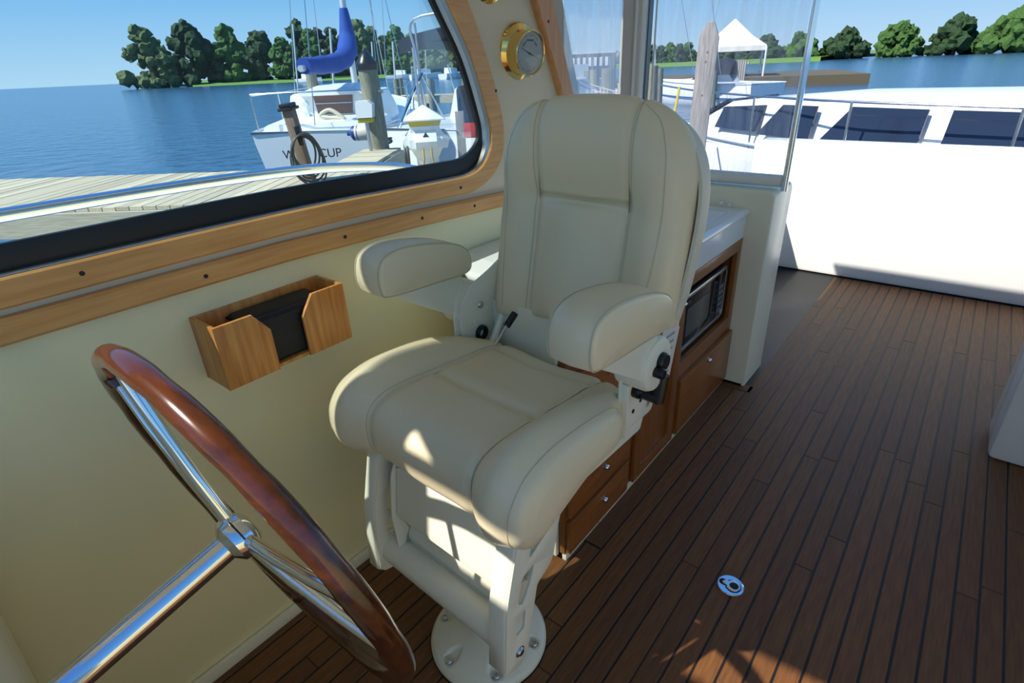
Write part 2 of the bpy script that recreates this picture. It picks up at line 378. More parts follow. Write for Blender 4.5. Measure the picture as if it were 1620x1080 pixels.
# counter
ct = empty('counter', (-.95, 1.72, .70), 0, 'white fibreglass galley counter running aft along the cabin side', 'counter')
def addc(o): o.parent = ct; o.matrix_parent_inverse = Matrix.Translation(-ct.location); return o
b = bmesh.new()
prof = [(-1.215, .703), (-.712, .703), (-.700, .706), (-.697, .80), (-.692, .803), (-.690, .812), (-.694, .822), (-.703, .827), (-.72, .8245), (-.74, .8235), (-1.215, .8235)]
grid(b, [[Vector((x, y, z)) for x, z in prof] for y in (1.535, 1.8, 2.2, 2.398)], cv=True, cap=True); addc(bm_obj('worktop', b, GEL, autos=40))
lid = addc(plate('hatch_lid', rrect(-1.10, -.748, 1.56, 2.318, .02), [], .823, .8275, 'xy', GEL, bev=.0015))
b = bmesh.new(); lathe(b, [(0, .0004), (.022, .0004), (.023, .0012), (.020, .001)], 20, axis_m((-.80, 1.985, .8277), (0, 0, 1))); bm_obj('finger_hole', b, mat('grey_recess', srgb(120, 120, 118), .5), lid)
b = bmesh.new(); tube(b, [(-.79+.02*cos(a), 2.385, .835+.012*sin(a)) for a in [k*pi/6 for k in range(7)]], .003, 6); addc(bm_obj('deck_eye', b, CHROME))
# raised cooler box forward end of the counter
ck = empty('cooler_box', (-1.0, 1.35, .02), 0, 'white moulded cooler box with recessed latch behind the left armrest', 'cooler')
def addk(o): o.parent = ck; o.matrix_parent_inverse = Matrix.Translation(-ck.location); return o
co = [(-1.216, 1.245), (-1.085, 1.118), (-1.06, 1.105), (-.99, 1.098), (-.99, 1.52), (-1.216, 1.52)]
addk(plate('body', rpoly(co, .012), [], .02, .845, 'xy', GELC, bev=.003))
lo = [(-1.217, 1.232), (-1.092, 1.106), (-1.062, 1.09), (-.985, 1.083), (-.722, 1.083), (-.722, 1.53), (-1.217, 1.53)]
addk(plate('lid', rpoly(lo, .012), [], .845, .872, 'xy', GEL, bev=.010))
fm = Matrix.Translation((-1.150, 1.1805, .792)) @ Matrix.Rotation(math.atan2(-.127, .131), 4, 'Z')
lf = plate('latch_frame', rrect(-.062, .062, -.034, .034, .014), [rrect(-.048, .048, -.022, .022, .010)], -.006, .004, 'xz', GEL, None, bev=.002); lf.data.transform(fm); addk(lf)
b = bmesh.new(); box(b, -.035, .035, -.005, .001, -.014, .004, .002); lt_ = bm_obj('latch', b, STEEL); lt_.data.transform(fm); addk(lt_)
# ------------------------------------------------------------------ microwave
mw = empty('microwave', (XF-.1, 2.10, .362), 0, 'black microwave oven with silver door rim in the wooden cabinet', 'microwave')
def addm(o): o.parent = mw; o.matrix_parent_inverse = Matrix.Translation(-mw.location); return o
DARK = mat('dark_grey_metal', srgb(28, 29, 32), .4)
DOORG = mat('smoked_glass', srgb(22, 24, 28), .06, spec=.7)
b = bmesh.new(); box(b, -1.1, -.735, 1.85, 2.325, .362, .60, .004); addm(bm_obj('body', b, DARK))
fr = addm(plate('door_rim', rrect(1.872, 2.328, .363, .602, .022), [rrect(1.882, 2.318, .378, .585, .02)], -.738, -.722, 'yz', mat('silver_plastic', srgb(172, 176, 180), .25, metal=.8), bev=.003))
dp = addm(plate('door', rrect(1.880, 2.245, .376, .587, .012), [], -.735, -.727, 'yz', DOORG, bev=.002))
plate('window', rrect(1.925, 2.155, .415, .535, .006), [], -.727, -.7255, 'yz', mat('window_mesh', srgb(92, 94, 92), .25), dp, bev=.0005)
b = bmesh.new(); box(b, -.7268, -.7255, 1.90, 1.95, .558, .570); bm_obj('label_plate', b, mat('label_grey', srgb(60, 62, 64), .4), dp, smooth=False)
cp = addm(plate('control_panel', rrect(2.249, 2.32, .376, .587, .012), [], -.735, -.727, 'yz', DOORG, bev=.002))
b = bmesh.new(); box(b, -.727, -.7255, 2.258, 2.31, .545, .572); bm_obj('display', b, mat('display_dark', srgb(8, 10, 12), .1), cp, smooth=False)
KEY = mat('key_grey', srgb(120, 124, 128), .4)
for i in range(3):
    for j in range(5):
        b = bmesh.new(); box(b, -.727, -.7252, 2.261+.017*i, 2.273+.017*i, .40+.027*j, .416+.027*j, .0004, 1); bm_obj('key', b, KEY, cp)

# ------------------------------------------------------------------ helm chair
CH = Vector((-.7031387, .70985662, 0)); chair = empty('helm_chair', CH, radians(-2.6), 'cream vinyl helm chair with padded arms on a white pedestal', 'chair')
def ch(name, bm, m, parent=None, autos=40): return bm_obj(name, bm, m, parent or chair, autos=autos)
def stations(KS, us, n):
    """KS: list of (u, [(v,z)...]); gives one resampled loop per requested u"""
    out = []
    for u in us:
        au = abs(u)
        for i in range(len(KS)-1):
            if KS[i][0] <= au <= KS[i+1][0]+1e-9: break
        t = (au-KS[i][0])/(KS[i+1][0]-KS[i][0])
        g = lambda k: KS[min(max(k, 0), len(KS)-1)]
        a, b, c, d = g(i-1 if i else 1), g(i), g(i+1), g(i+2)
        keys = []
        for k in range(len(b[1])):
            p0, p1, p2, p3 = (Vector(q[1][k]) for q in (a, b, c, d))
            # finite-difference tangents on uneven spacing
            h = c[0]-b[0]; ua = -a[0] if i == 0 else a[0]
            m1 = (p2-p0)/max(c[0]-ua, 1e-6)*h; m2 = (p3-p1)/max(d[0]-b[0], 1e-6)*h
            q = (2*t**3-3*t*t+1)*p1+(t**3-2*t*t+t)*m1+(-2*t**3+3*t*t)*p2+(t**3-t*t)*m2
            keys.append((q.x, q.y, 0))
        L = cat(keys, n, True)
        out.append([Vector((u, p.x, p.y)) for p in L])
    return out
def normals(loop):
    N = len(loop); o = []
    c = sum(loop, Vector())/N
    for i in range(N):
        t = loop[(i+1) % N]-loop[i-1]; nn = Vector((0, t.z, -t.y)).normalized(); o.append(nn)
    s = sum(n.dot(p-c) for n, p in zip(o, loop))
    return o if s > 0 else [-n for n in o]
def pillow(rows, sink0, sink1, grooves=(), gd=.005, gw=2.2, wd=.010, both=True):
    """sink the two seam edges and press grooves into a stack of loops"""
    out = []; u0, u1 = rows[0][0].x, rows[-1][0].x
    for r in rows:
        u = r[0].x; nn = normals(r)
        d = 0
        if sink0: d += sink0*math.exp(-((u-u0)/wd)**2)
        if sink1: d += sink1*math.exp(-((u-u1)/wd)**2)
        q = []
        for i, p in enumerate(r):
            g = sum(gd*math.exp(-((i-k)/gw)**2)-gd*.35*math.exp(-((abs(i-k)-2.6*gw)/(1.6*gw))**2) for k in grooves)
            q.append(p-nn[i]*(d+g))
        out.append(q)
    return out
def lin(a, b, n): return [a+(b-a)*i/(n-1) for i in range(n)]
def edge_lin(a, b, n):
    """denser near both ends"""
    return [a+(b-a)*(.5-.5*cos(pi*i/(n-1))) for i in range(n)]
N_ = 14
SEAT = [
 (0, [(.25, .655), (.272, .73), (.215, .756), (.12, .768), (.028, .774), (-.06, .776), (-.115, .768), (-.155, .742), (-.170, .70), (-.16, .655), (-.12, .635), (.05, .64)]),
 (.15, [(.25, .66), (.272, .738), (.217, .766), (.12, .776), (.028, .783), (-.07, .791), (-.13, .784), (-.163, .757), (-.173, .71), (-.163, .66), (-.12, .637), (.05, .645)]),
 (.215, [(.225, .675), (.24, .745), (.195, .78), (.12, .806), (.02, .825), (-.07, .832), (-.14, .817), (-.186, .777), (-.203, .717), (-.193, .667), (-.14, .640), (.04, .665)]),
 (.262, [(.128, .718), (.148, .765), (.125, .792), (.08, .803), (.014, .811), (-.075, .813), (-.138, .798), (-.174, .768), (-.191, .73), (-.187, .68), (-.135, .650), (0, .70)]),
 (.280, [(.118, .722), (.133, .757), (.114, .777), (.07, .79), (.008, .797), (-.077, .798), (-.134, .784), (-.166, .757), (-.181, .723), (-.177, .684), (-.132, .660), (0, .708)]),
 (.290, [(.09, .733), (.10, .75), (.085, .76), (.05, .768), (.0, .774), (-.075, .774), (-.122, .764), (-.146, .742), (-.158, .715), (-.154, .695), (-.12, .682), (0, .722)])]
cush = pillow(stations(SEAT, edge_lin(-.15, .15, 31), N_), .007, .007, (2*N_, 4*N_), .006, 2.0)
b = bmesh.new(); grid(b, cush, cv=True, cap=True); seat = ch('seat_cushion', b, CREAM)
for s in (-1, 1):
    us = [s*u for u in edge_lin(.1505, .29, 30)]
    rows = pillow(stations(SEAT, us, N_), .009, 0, wd=.009)
    b = bmesh.new(); grid(b, rows, cv=True, cap=True); bo = ch('seat_bolster', b, CREAM)
    rr = stations(SEAT, [s*.262], N_)[0]; nn = normals(rr)
    b = bmesh.new(); i0, i1 = N_, 10*N_
    tube(b, [rr[i]+nn[i]*.0001 for i in range(i0, i1)], .0010, 5); bm_obj('stitching', b, THREAD, bo)
    rr = stations(SEAT, [s*.158], N_)[0]; nn = normals(rr)
    b = bmesh.new(); tube(b, [rr[i]-nn[i]*.0046 for i in range(N_, 9*N_)], .0009, 5); bm_obj('stitching', b, THREAD, bo)
BACK = [
 (0, [(.36, .85), (.32, .838), (.287, .853), (.293, .90), (.315, .97), (.345, 1.05), (.363, 1.100), (.388, 1.119), (.377, 1.165), (.375, 1.24), (.384, 1.30), (.408, 1.334), (.445, 1.332), (.465, 1.30), (.462, 1.15), (.43, 1.0)]),
 (.122, [(.375, .825), (.345, .812), (.322, .824), (.330, .88), (.343, .94), (.360, 1.02), (.372, 1.088), (.381, 1.119), (.371, 1.17), (.368, 1.23), (.377, 1.285), (.404, 1.325), (.442, 1.324), (.462, 1.29), (.460, 1.15), (.43, 1.0)]),
 (.178, [(.375, .812), (.345, .80), (.306, .812), (.315, .88), (.331, .95), (.346, 1.03), (.355, 1.075), (.359, 1.11), (.359, 1.16), (.362, 1.215), (.374, 1.265), (.402, 1.306), (.440, 1.305), (.460, 1.27), (.460, 1.14), (.43, 1.0)]),
 (.213, [(.38, .812), (.345, .80), (.305, .815), (.318, .89), (.336, .96), (.351, 1.035), (.359, 1.07), (.364, 1.10), (.366, 1.15), (.368, 1.195), (.380, 1.24), (.405, 1.276), (.440, 1.276), (.458, 1.24), (.458, 1.13), (.43, 1.0)]),
 (.240, [(.39, .82), (.36, .81), (.330, .82), (.338, .90), (.354, .97), (.367, 1.04), (.375, 1.07), (.381, 1.10), (.386, 1.14), (.389, 1.175), (.398, 1.205), (.415, 1.232), (.440, 1.232), (.455, 1.20), (.455, 1.11), (.43, 1.0)]),
 (.252, [(.40, .84), (.38, .832), (.360, .84), (.366, .91), (.379, .97), (.391, 1.03), (.397, 1.06), (.402, 1.09), (.406, 1.115), (.408, 1.14), (.413, 1.16), (.422, 1.18), (.440, 1.18), (.447, 1.16), (.447, 1.09), (.43, 1.0)])]
rows = pillow(stations(BACK, edge_lin(-.122, .122, 29), 10), .008, .008, (70,), .007, 1.1)
b = bmesh.new(); grid(b, rows, cv=True, cap=True); ch('back_cushion', b, CREAM)
for s in (-1, 1):
    rows = pillow(stations(BACK, [s*u for u in edge_lin(.1225, .252, 28)], 10), .008, 0, wd=.009)
    b = bmesh.new(); grid(b, rows, cv=True, cap=True); bo = ch('back_bolster', b, CREAM)
    path = []
    for u_, z_ in [(p.x, p.y) for p in cat([(.138, 1.318, 0), (.165, 1.303, 0), (.188, 1.278, 0), (.203, 1.24, 0), (.210, 1.19, 0), (.211, 1.1, 0), (.207, 1.0, 0), (.200, .92, 0), (.192, .84, 0)], 6, False)]:
        lp = stations(BACK, [s*u_], 10)[0][18:118]; q = min(lp, key=lambda v: abs(v.z-z_)+(.3 if v.y > .42 else 0)); path.append(q-Vector((0, .0002, 0)))
    path = cat(path[::3], 3, False)
    b = bmesh.new(); tube(b, path, .0010, 5); bm_obj('stitching', b, THREAD, bo)
    rr = stations(BACK, [s*(.130)], 10)[0]; nn = normals(rr)
    b = bmesh.new(); tube(b, [rr[i]-nn[i]*.0035 for i in range(18, 120)], .0009, 5); bm_obj('stitching', b, THREAD, bo)
# moulded shell behind the back cushion
b = bmesh.new(); rows = []
for z, wv, vb in [(p.x, p.y, p.z) for p in cat(((.872, .25, .428), (.91, .255, .438), (.95, .26, .448), (1.05, .265, .468), (1.13, .265, .478), (1.19, .257, .48), (1.235, .240, .478), (1.27, .213, .474), (1.297, .172, .468), (1.310, .12, .462), (1.314, .06, .460)), 4, False)]:
    r = []
    for k in range(13):
        a = -1+2*k/12; r.append((wv*a, vb, z))
    L = [(-wv, vb-.052, z), (-wv-.002, vb-.02, z)]+[(p[0]*.985, p[1]+(0 if abs(p[0]) < wv*.9 else -.004), z) for p in r]+[(wv+.002, vb-.02, z), (wv, vb-.052, z)]
    I = [(x*(1-.008/wv) if abs(x) > .02 else x, (y-.008 if i in range(2, 15) else y), z) for i, (x, y, z) in enumerate(L)]
    rows.append([Vector(p) for p in L]+[Vector(p) for p in reversed(I)])
grid(b, rows, cv=True, cap=True); ch('back_shell', b, SHELL)
# arms
ARM = [(-.012, .955), (-.036, .972), (-.036, 1.015), (-.018, 1.043), (.03, 1.054), (.11, 1.046), (.18, 1.028), (.222, 1.005), (.238, .972), (.222, .944), (.12, .946)]
ac = Vector((.10, 1.0))
def sc(L, d):
    o = []
    for p in L:
        v = Vector(p)-ac; o.append(tuple(ac+v*(1-d/max(v.length, .02))))
    return o
arm_par = []
for s in (-1, 1):
    u0, u1 = (.222, .318)
    K = [(u0, .012), (u0+.003, .005), (u0+.010, .0), (.27, -.003), (u1-.010, .0), (u1-.003, .005), (u1, .012)]
    b = bmesh.new(); rows = []
    for u, d in K: rows.append([Vector((s*u, p.x, p.y)) for p in cat([(a, c, 0) for a, c in sc(ARM, d)], 8, True)])
    grid(b, rows, cv=True, cap=True); arm = ch('armrest', b, CREAM)
    for u in (u0+.006, u1-.006):
        b = bmesh.new(); L = [Vector((s*u, p.x, p.y)) for p in cat([(a, c, 0) for a, c in sc(ARM, .0005)], 8, True)]; tube(b, L, .0011, 5, closed=True); bm_obj('stitching', b, THREAD, arm)
    # tapered arm beam under the pad
    plate('arm_beam', rpoly([(-.012, .960), (.03, .930), (.165, .845), (.20, .825), (.23, .84), (.215, .955)], .01), [], *sorted((s*.245, s*.296)), 'yz', WHITEP, chair, bev=.004)
    dn = ch('hinge_cover', lathe(bmesh.new(), [(0, .018), (.045, .018), (.054, .015), (.058, .008), (.058, -.05), (0, -.05)], 40, axis_m((s*.284, .222 if s > 0 else .24, .858 if s > 0 else .852), (s, 0, 0))), WHITEP)
    plate('back_plate', rpoly([(.185, .79), (.196, .86), (.235, .905), (.30, .925), (.37, .955), (.44, .98), (.45, .93), (.40, .85), (.30, .74), (.24, .72), (.21, .74)], .02), [], *sorted((s*.232, s*.238)), 'yz', WHITEP, chair, bev=.002)
    plate('hinge_plate', rpoly([(.176, .68), (.176, .84), (.20, .895), (.245, .91), (.29, .89), (.30, .83), (.325, .68)], .02), [], *sorted((s*.239, s*.246)), 'yz', WHITEP, chair, bev=.002)
    b = bmesh.new(); lathe(b, [(0, .006), (.006, .0055), (.009, .003), (.010, 0)], 16, axis_m((s*.231, .262, .843), (-s, 0, 0))); ch('bolt', b, STEEL)
    b = bmesh.new(); lathe(b, [(.010, .004), (.012, .009), (.018, .010), (.021, .006), (.021, 0), (.010, 0)], 24, axis_m((s*.231, .258, .765), (-s, 0, 0))); ch('rubber_ring', b, RUBBER)
for v_, z_ in ((.232, .722), (.262, .735)):
    b = bmesh.new(); lathe(b, [(0, .0008), (.005, .0008), (.005, -.002)], 12, axis_m((.2465, v_, z_), (1, 0, 0))); ch('bolt_hole', b, RUBBER)
b = bmesh.new(); box(b, .240, .262, .178, .184, .685, .815, .002); ch('plate_flange', b, WHITEP)
# black knob and clamp lever on the right side
b = bmesh.new(); lathe(b, [(0, .012), (.016, .012), (.019, .009), (.019, 0)], 20, axis_m((.302, .228, .865), (1, 0, 0))); bmesh.ops.scale(b, vec=(1, 1, 1), verts=b.verts); kn = ch('black_knob', b, BLACK)
b = bmesh.new(); lathe(b, [(0, .020), (.009, .020), (.011, .017), (.011, 0)], 16, axis_m((.302, .207, .850), (1, 0, 0))); ch('black_knob', b, BLACK)
b = bmesh.new(); tube(b, [(.246, .235, .775), (.285, .235, .775)], .008, 12); ch('lever_stud', b, STEEL)
b = bmesh.new(); lathe(b, [(0, .018), (.014, .018), (.017, .014), (.017, 0), (0, 0)], 18, axis_m((.246, .235, .775), (1, 0, 0))); tube(b, [(.268, .235, .775), (.303, .236, .774)], .014, 14); tube(b, [(.298, .236, .765), (.299, .240, .79), (.300, .246, .825)], [.014, .014, .0135], 14); ch('clamp_lever', b, BLACK)
# warning label hanging behind the hinge
plate('label', [(.29, .70), (.375, .72), (.41, .86), (.33, .88)], [], .252, .253, 'yz', mat('paper_label', srgb(206, 202, 192), .6), chair, bev=.0003)
ch('seat_pan', grid(bmesh.new(), [[Vector((x, y, z)) for x, y in rrect(-.24-e, .24+e, -.09-e, .315+e, .04, 6)] for z, e in ((.640, -.01), (.645, 0), (.683, .004), (.690, .002), (.690, -.012), (.655, -.014))], cv=True, cap=True), WHITEP)
b = bmesh.new(); tube(b, [(-.10, .175, .80), (-.10, .245, .855)], .0035, 8); ch('gas_spring', b, STEEL)
b = bmesh.new(); tube(b, [(-.10, .218, .834), (-.10, .250, .856)], .009, 10); ch('gas_spring_cap', b, RUBBER)
b = bmesh.new(); tube(b, cat([(-.20, .22, .70), (-.205, .28, .75), (-.20, .33, .84)], 6, False), .010, 8); ch('recliner_arm', b, WHITEP)
b = bmesh.new()
for k in range(8): box(b, .2530, .2534, .315+.002*k, .365+.003*k, .725+.018*k, .731+.018*k)
tag(bm_obj('label_print', b, mat('print_grey', srgb(150, 148, 144), .7), chair, smooth=False), kind='stuff')
# footrest frame: two slotted side plates, tray, roll bar
side = rpoly([(-.197, .325), (-.160, .303), (-.128, .33), (-.106, .434), (-.094, .488), (-.066, .500), (-.044, .516), (-.024, .60), (.004, .668), (-.13, .668), (-.150, .62), (-.184, .495)], [.006, .012, .012, .01, .01, .01, .01, .05, .01, .01, .03, .03])
slots = [rpoly([(-.042, .648), (-.064, .598), (-.114, .572), (-.100, .648)], .008), rpoly([(-.100, .550), (-.117, .506), (-.138, .472), (-.152, .482), (-.138, .540)], .008), rpoly([(-.131, .452), (-.137, .403), (-.161, .400), (-.157, .455)], .008)]
front = [(-.160, .303), (-.180, .308), (-.197, .325), (-.190, .41), (-.184, .485), (-.180, .505), (-.150, .62), (-.128, .668)]
for s, web, fl in ((1, (.234, .240), (.194, .238)), (-1, (-.172, -.166), (-.207, -.168))):
    pl = plate('footrest_frame', side, slots, web[0], web[1], 'yz', WHITEP, chair, bev=.0015)
    b = bmesh.new(); rows = []
    P = [Vector((0, p[0], p[1])) for p in front]
    for i, p in enumerate(P):
        t = (P[min(i+1, len(P)-1)]-P[max(i-1, 0)]).normalized(); nn = Vector((0, -t.z, t.y)); nn = nn if nn.y < 0 or abs(nn.y) < .4 else -nn
        if nn.z > .6: nn = -nn
        r = [(fl[0], 0), (fl[0]+.003, .004), (fl[1]-.005, .004), (fl[1]-.001, .001), (fl[1]-.001, -.004), (fl[0], -.004)]
        rows.append([Vector((u, 0, 0))+p+nn*d for u, d in r])
    grid(b, rows, cv=True, cap=True); bm_obj('front_flange', b, WHITEP, pl, autos=50)
    if s > 0:
        b = bmesh.new(); lathe(b, [(0, .006), (.007, .0055), (.0095, .003), (.010, .001), (.0125, .001), (.0125, -.002)], 16, axis_m((.2405, -.155, .352), (1, 0, 0))); ch('bolt', b, STEEL)
u0, u1 = -.128, .190
tray = plate('footrest_panel', rrect(u0+.006, u1, -.066, .066, .012), [], -.004, .004, 'xz', WHITEP, chair, bev=.002)
tray.location = (0, -.142, .556); tray.rotation_euler = (radians(-9), 0, 0)
b = bmesh.new(); P = cat([(0, -.150, .494), (0, -.139, .470), (0, -.118, .440), (0, -.110, .410), (0, -.125, .392), (0, -.150, .385)], 4, False)
grid(b, [[Vector((u, p.y, p.z)) for p in P]+[Vector((u, p.y+.006, p.z+.004)) for p in reversed(P)] for u in lin(u0+.003, u1, 6)], cv=True, cap=True); ch('rear_roll', b, WHITEP)
for u, L in ((u0, [(-.160, .36), (-.166, .49), (-.150, .60), (-.128, .642), (-.085, .640), (-.085, .50), (-.075, .37)]), (u1, [(-.160, .36), (-.172, .49), (-.150, .60), (-.135, .62), (-.140, .50), (-.135, .37)])):
    plate('footrest_cheek', rpoly(L, .01), [], u-.003, u+.003, 'yz', WHITEP, chair, bev=.002)
b = bmesh.new(); tube(b, [(u, -.150, .362) for u in lin(-.166, .194, 4)], .036, 28); ch('roll_bar', b, WHITEP)
b = bmesh.new(); tube(b, [(u, -.094, .408) for u in lin(-.127, .188, 4)], .037, 24); ch('rear_roll', b, WHITEP)
for s in (-1, 1):
    b = bmesh.new(); tube(b, cat([(s*.15+.015, -.10, .37), (s*.15+.015, -.02, .42), (s*.12, .02, .60)], 6, False), .012, 10); ch('footrest_hanger', b, WHITEP)
# pedestal
def base_top(r):
    K = ((0, .05), (.07, .048), (.10, .042), (.135, .030), (.150, .022), (.156, .014))
    for (r0, z0), (r1, z1) in zip(K, K[1:]):
        if r <= r1: return z0+(z1-z0)*(r-r0)/(r1-r0)
    return .014
BOLTS = [radians(22+60*k) for k in range(6)]
t_ = bmesh.new(); rows = []; NS = 180
for r in [.001, .03, .06, .075]+[.08+.0025*i for i in range(28)]+[.1515, .154, .156]:
    row = []
    for k in range(NS):
        a = 2*pi*k/NS; z = base_top(r)
        for ba in BOLTS:
            d = (a-ba+pi) % (2*pi)-pi; lx = r*cos(d)-.130; ly = r*sin(d)
            q = math.hypot(ly, lx if lx > 0 else lx*.42)/.0165
            m = 1 if q < .85 else max(0, (1.12-q)/.27)
            if m > 0: z = z*(1-m)+min(z, .0235 if lx > -.012 else .0235+(-.012-lx)*.55)*m
        row.append(Vector((-.02+r*cos(a), r*sin(a), z)))
    rows.append(row)
rows += [[Vector((-.02+.157*cos(2*pi*k/NS), .157*sin(2*pi*k/NS), z)) for k in range(NS)] for z in (.010, .0)]
grid(t_, rows, cv=True); ped = ch('pedestal_base', t_, WHITEP)
b = bmesh.new(); lathe(b, [(.159, 0), (.159, .004), (.150, .004)], 64, axis_m((-.02, 0, 0), (0, 0, 1))); bm_obj('gasket', b, RUBBER, ped)
ch('pedestal_column', lathe(bmesh.new(), [(.088, .035), (.080, .06), (.073, .10), (.07, .40), (.07, .40), (.078, .41), (.078, .60), (.10, .64), (0, .64)], 48, axis_m((-.02, .035, 0), (0, 0, 1))), WHITEP)
for a in BOLTS:
    c_ = (-.02+.130*cos(a), .130*sin(a), .0235)
    b = bmesh.new(); lathe(b, [(0, .003), (.0042, .003), (.0048, .0065), (.0085, .0065), (.0098, .005), (.0098, .0015), (.012, .0015), (.012, -.003)], 18, axis_m(c_, (0, 0, 1))); bm_obj('bolt', b, STEEL, ped)

# ------------------------------------------------------------------ wall box with binocular case, brass instruments
bx = empty('binocular_box', (XW, .55, .77), 0, 'open wooden box on the wall below the window, chamfered front', 'box')
def addb(o): o.parent = bx; o.matrix_parent_inverse = Matrix.Translation(-bx.location); return o
XB = XW+.107
y0, y1, z0, z1 = .40, .715, .803, .948
addb(plate('back_board', [(y0, z0), (y1, z0), (y1, z1), (y0, z1)], [], XW, XW+.009, 'yz', BOXW, bev=.0015))
for yy in (y0, y1-.009): addb(plate('end_board', [(XW+.009, z0), (XB-.009, z0), (XB-.009, z1), (XW+.009, z1)], [], yy, yy+.009, 'xz', BOXW, bev=.0015))
addb(plate('front_board', [(y1-.118, z0), (y1, z0), (y1, z1), (y1-.085, z1), (y1-.118, z1-.046)], [], XB-.009, XB, 'yz', BOXW, bev=.0015))
addb(plate('front_board', [(y0, z0), (y0+.118, z0), (y0+.118, z1-.046), (y0+.085, z1), (y0, z1)], [], XB-.009, XB, 'yz', BOXW, bev=.0015))
addb(plate('bottom_board', [(XW+.009, y0+.009), (XB-.009, y0+.009), (XB-.009, y1-.009), (XW+.009, y1-.009)], [], z0, z0+.008, 'xy', BOXW, bev=.0015))
b = bmesh.new(); box(b, XW+.014, XB-.016, .47, .668, z0+.009, .935, .010, 3)
cs = tag(bm_obj('binocular_case', b, CASE), 'black padded case sitting in the wooden wall box', 'case')
b = bmesh.new()
tube(b, [(x, y, .924) for x, y in [(XW+.0135, .4695), (XB-.0155, .4695), (XB-.0155, .6685), (XW+.0135, .6685)]], .003, 6, closed=True); bm_obj('piping', b, RUBBER, cs)

DIAL = mat('dial_white', srgb(226, 224, 214), .5); INK = mat('dial_ink', srgb(30, 28, 26), .5); GOLDI = mat('dial_gold', srgb(204, 160, 70), .4)
def instrument(y, z, label, cat_, baro):
    nrm = Vector((1, -.10, -.12)).normalized()
    r = empty('barometer' if baro else 'ship_clock', (XW, y, z), 0, label, cat_)
    r.rotation_euler = nrm.to_track_quat('Z', 'Y').to_euler()
    bm_obj('case', lathe(bmesh.new(), [(0, -.012), (.081, -.012), (.083, .004), (.080, .010), (.071, .015), (.0645, .018), (.0625, .024), (.0625, .052), (.066, .056), (.066, .060), (.063, .062), (.0605, .0605), (.0605, .053), (0, .053)], 64), BRASS, r, autos=30)
    bm_obj('dial', lathe(bmesh.new(), [(0, .0545), (.0602, .0545)], 48), DIAL, r)
    b = bmesh.new()
    for k in range(60 if not baro else 50):
        a = 2*pi*k/(60 if not baro else 58)+.9; L = .006 if k % 5 == 0 else .003
        t = bmesh.new(); bmesh.ops.create_cube(t, size=1); bmesh.ops.scale(t, vec=(L, .0007 if k % 5 else .0012, .0003), verts=t.verts); merge(b, t, Matrix.Rotation(a, 4, 'Z') @ Matrix.Translation((.050, 0, .055)))
    tk = bm_obj('scale_marks', b, INK, r, smooth=False)
    if baro:
        words = (('RAIN', 2.35), ('CHANGE', 1.57), ('FAIR', .8))
        for wd, a in words: text_mesh('lettering', wd, .008, INK, r, Matrix.Translation((.036*cos(a), .036*sin(a), .0552)) @ Matrix.Rotation(a-pi/2, 4, 'Z'), .0002)
    else:
        for k in range(12):
            a = pi/2-2*pi*(k+1)/12; text_mesh('numeral', str(k+1), .011, INK, r, Matrix.Translation((.041*cos(a), .041*sin(a), .0552)), .0002)
    for nm, ang, ln, m_ in (('pointer', 2.75, .042, INK), ('gold_pointer', -.35, .044, GOLDI)):
        b = bmesh.new(); M = Matrix.Rotation(ang, 4, 'Z')
        t = bmesh.new(); V = [t.verts.new(p) for p in ((-.014, -.0012, .0565), (ln, -.0003, .0565), (ln, .0003, .0565), (-.014, .0012, .0565), (-.014, -.0012, .0575), (ln, -.0003, .0575), (ln, .0003, .0575), (-.014, .0012, .0575))]
        for f in ((0, 1, 2, 3), (7, 6, 5, 4), (0, 4, 5, 1), (1, 5, 6, 2), (2, 6, 7, 3), (3, 7, 4, 0)): t.faces.new([V[i] for i in f])
        merge(b, t, M); lathe(b, [(0, .059), (.003, .0585), (.0035, .056)], 12); bm_obj(nm, b, m_, r)
    bm_obj('crystal', lathe(bmesh.new(), [(0, .0608), (.030, .0606), (.0605, .0598)], 48), MATS.get('dial_crystal') or clear('dial_crystal', (.98, .98, .97, 1), 0, .02, spec=1.0), r)
instrument(1.555, 1.435, 'round brass barometer with white dial on the wall between window and wooden trim', 'barometer', True)
instrument(1.425, 1.640, 'brass clock on the wall above the barometer, cut off at the top', 'clock', False)

# ------------------------------------------------------------------ steering wheel
WC = Vector((-.7540, .2430, .7660)); tau = 1.337; WR = .325; e2 = Vector((0, -cos(tau), sin(tau))); e1 = Vector((1, 0, 0)); e3 = e1.cross(e2)  # e3 faces forward/down or aft
if e3.y > 0: e3 = -e3
wh = empty('steering_wheel', WC+e3*.1, 0, 'varnished wooden steering wheel with chrome spokes in the lower left', 'steering wheel')
def addw(o): o.parent = wh; o.matrix_parent_inverse = Matrix.Translation(-wh.location); return o
def wp(r, deg, off=0): a = radians(deg); return WC+r*(cos(a)*e1+sin(a)*e2)+e3*off
b = bmesh.new(); N = 168
tube(b, [wp(WR, 360*k/N) for k in range(N)], [.0185-.0012*max(0, cos(radians(360*k/N*14))) for k in range(N)], 18, closed=True)
rim = addw(bm_obj('rim', b, VARN, autos=None))
for k, dg_ in enumerate((-13, 12, 110, 134, 230, 254)):
    b = bmesh.new(); tube(b, [wp(.03, dg_, .022), wp(.12, dg_, .018), wp(.22, dg_, .010), wp(WR-.012, dg_, .0)], [.0105, .010, .0095, .009], 14); addw(bm_obj('spoke', b, CHROME))
    b = bmesh.new(); tube(b, [wp(WR-.028, dg_, .007), wp(WR-.018, dg_, .003), wp(WR-.006, dg_, 0)], [.010, .0155, .0175], 14); addw(bm_obj('spoke_socket', b, VARN))
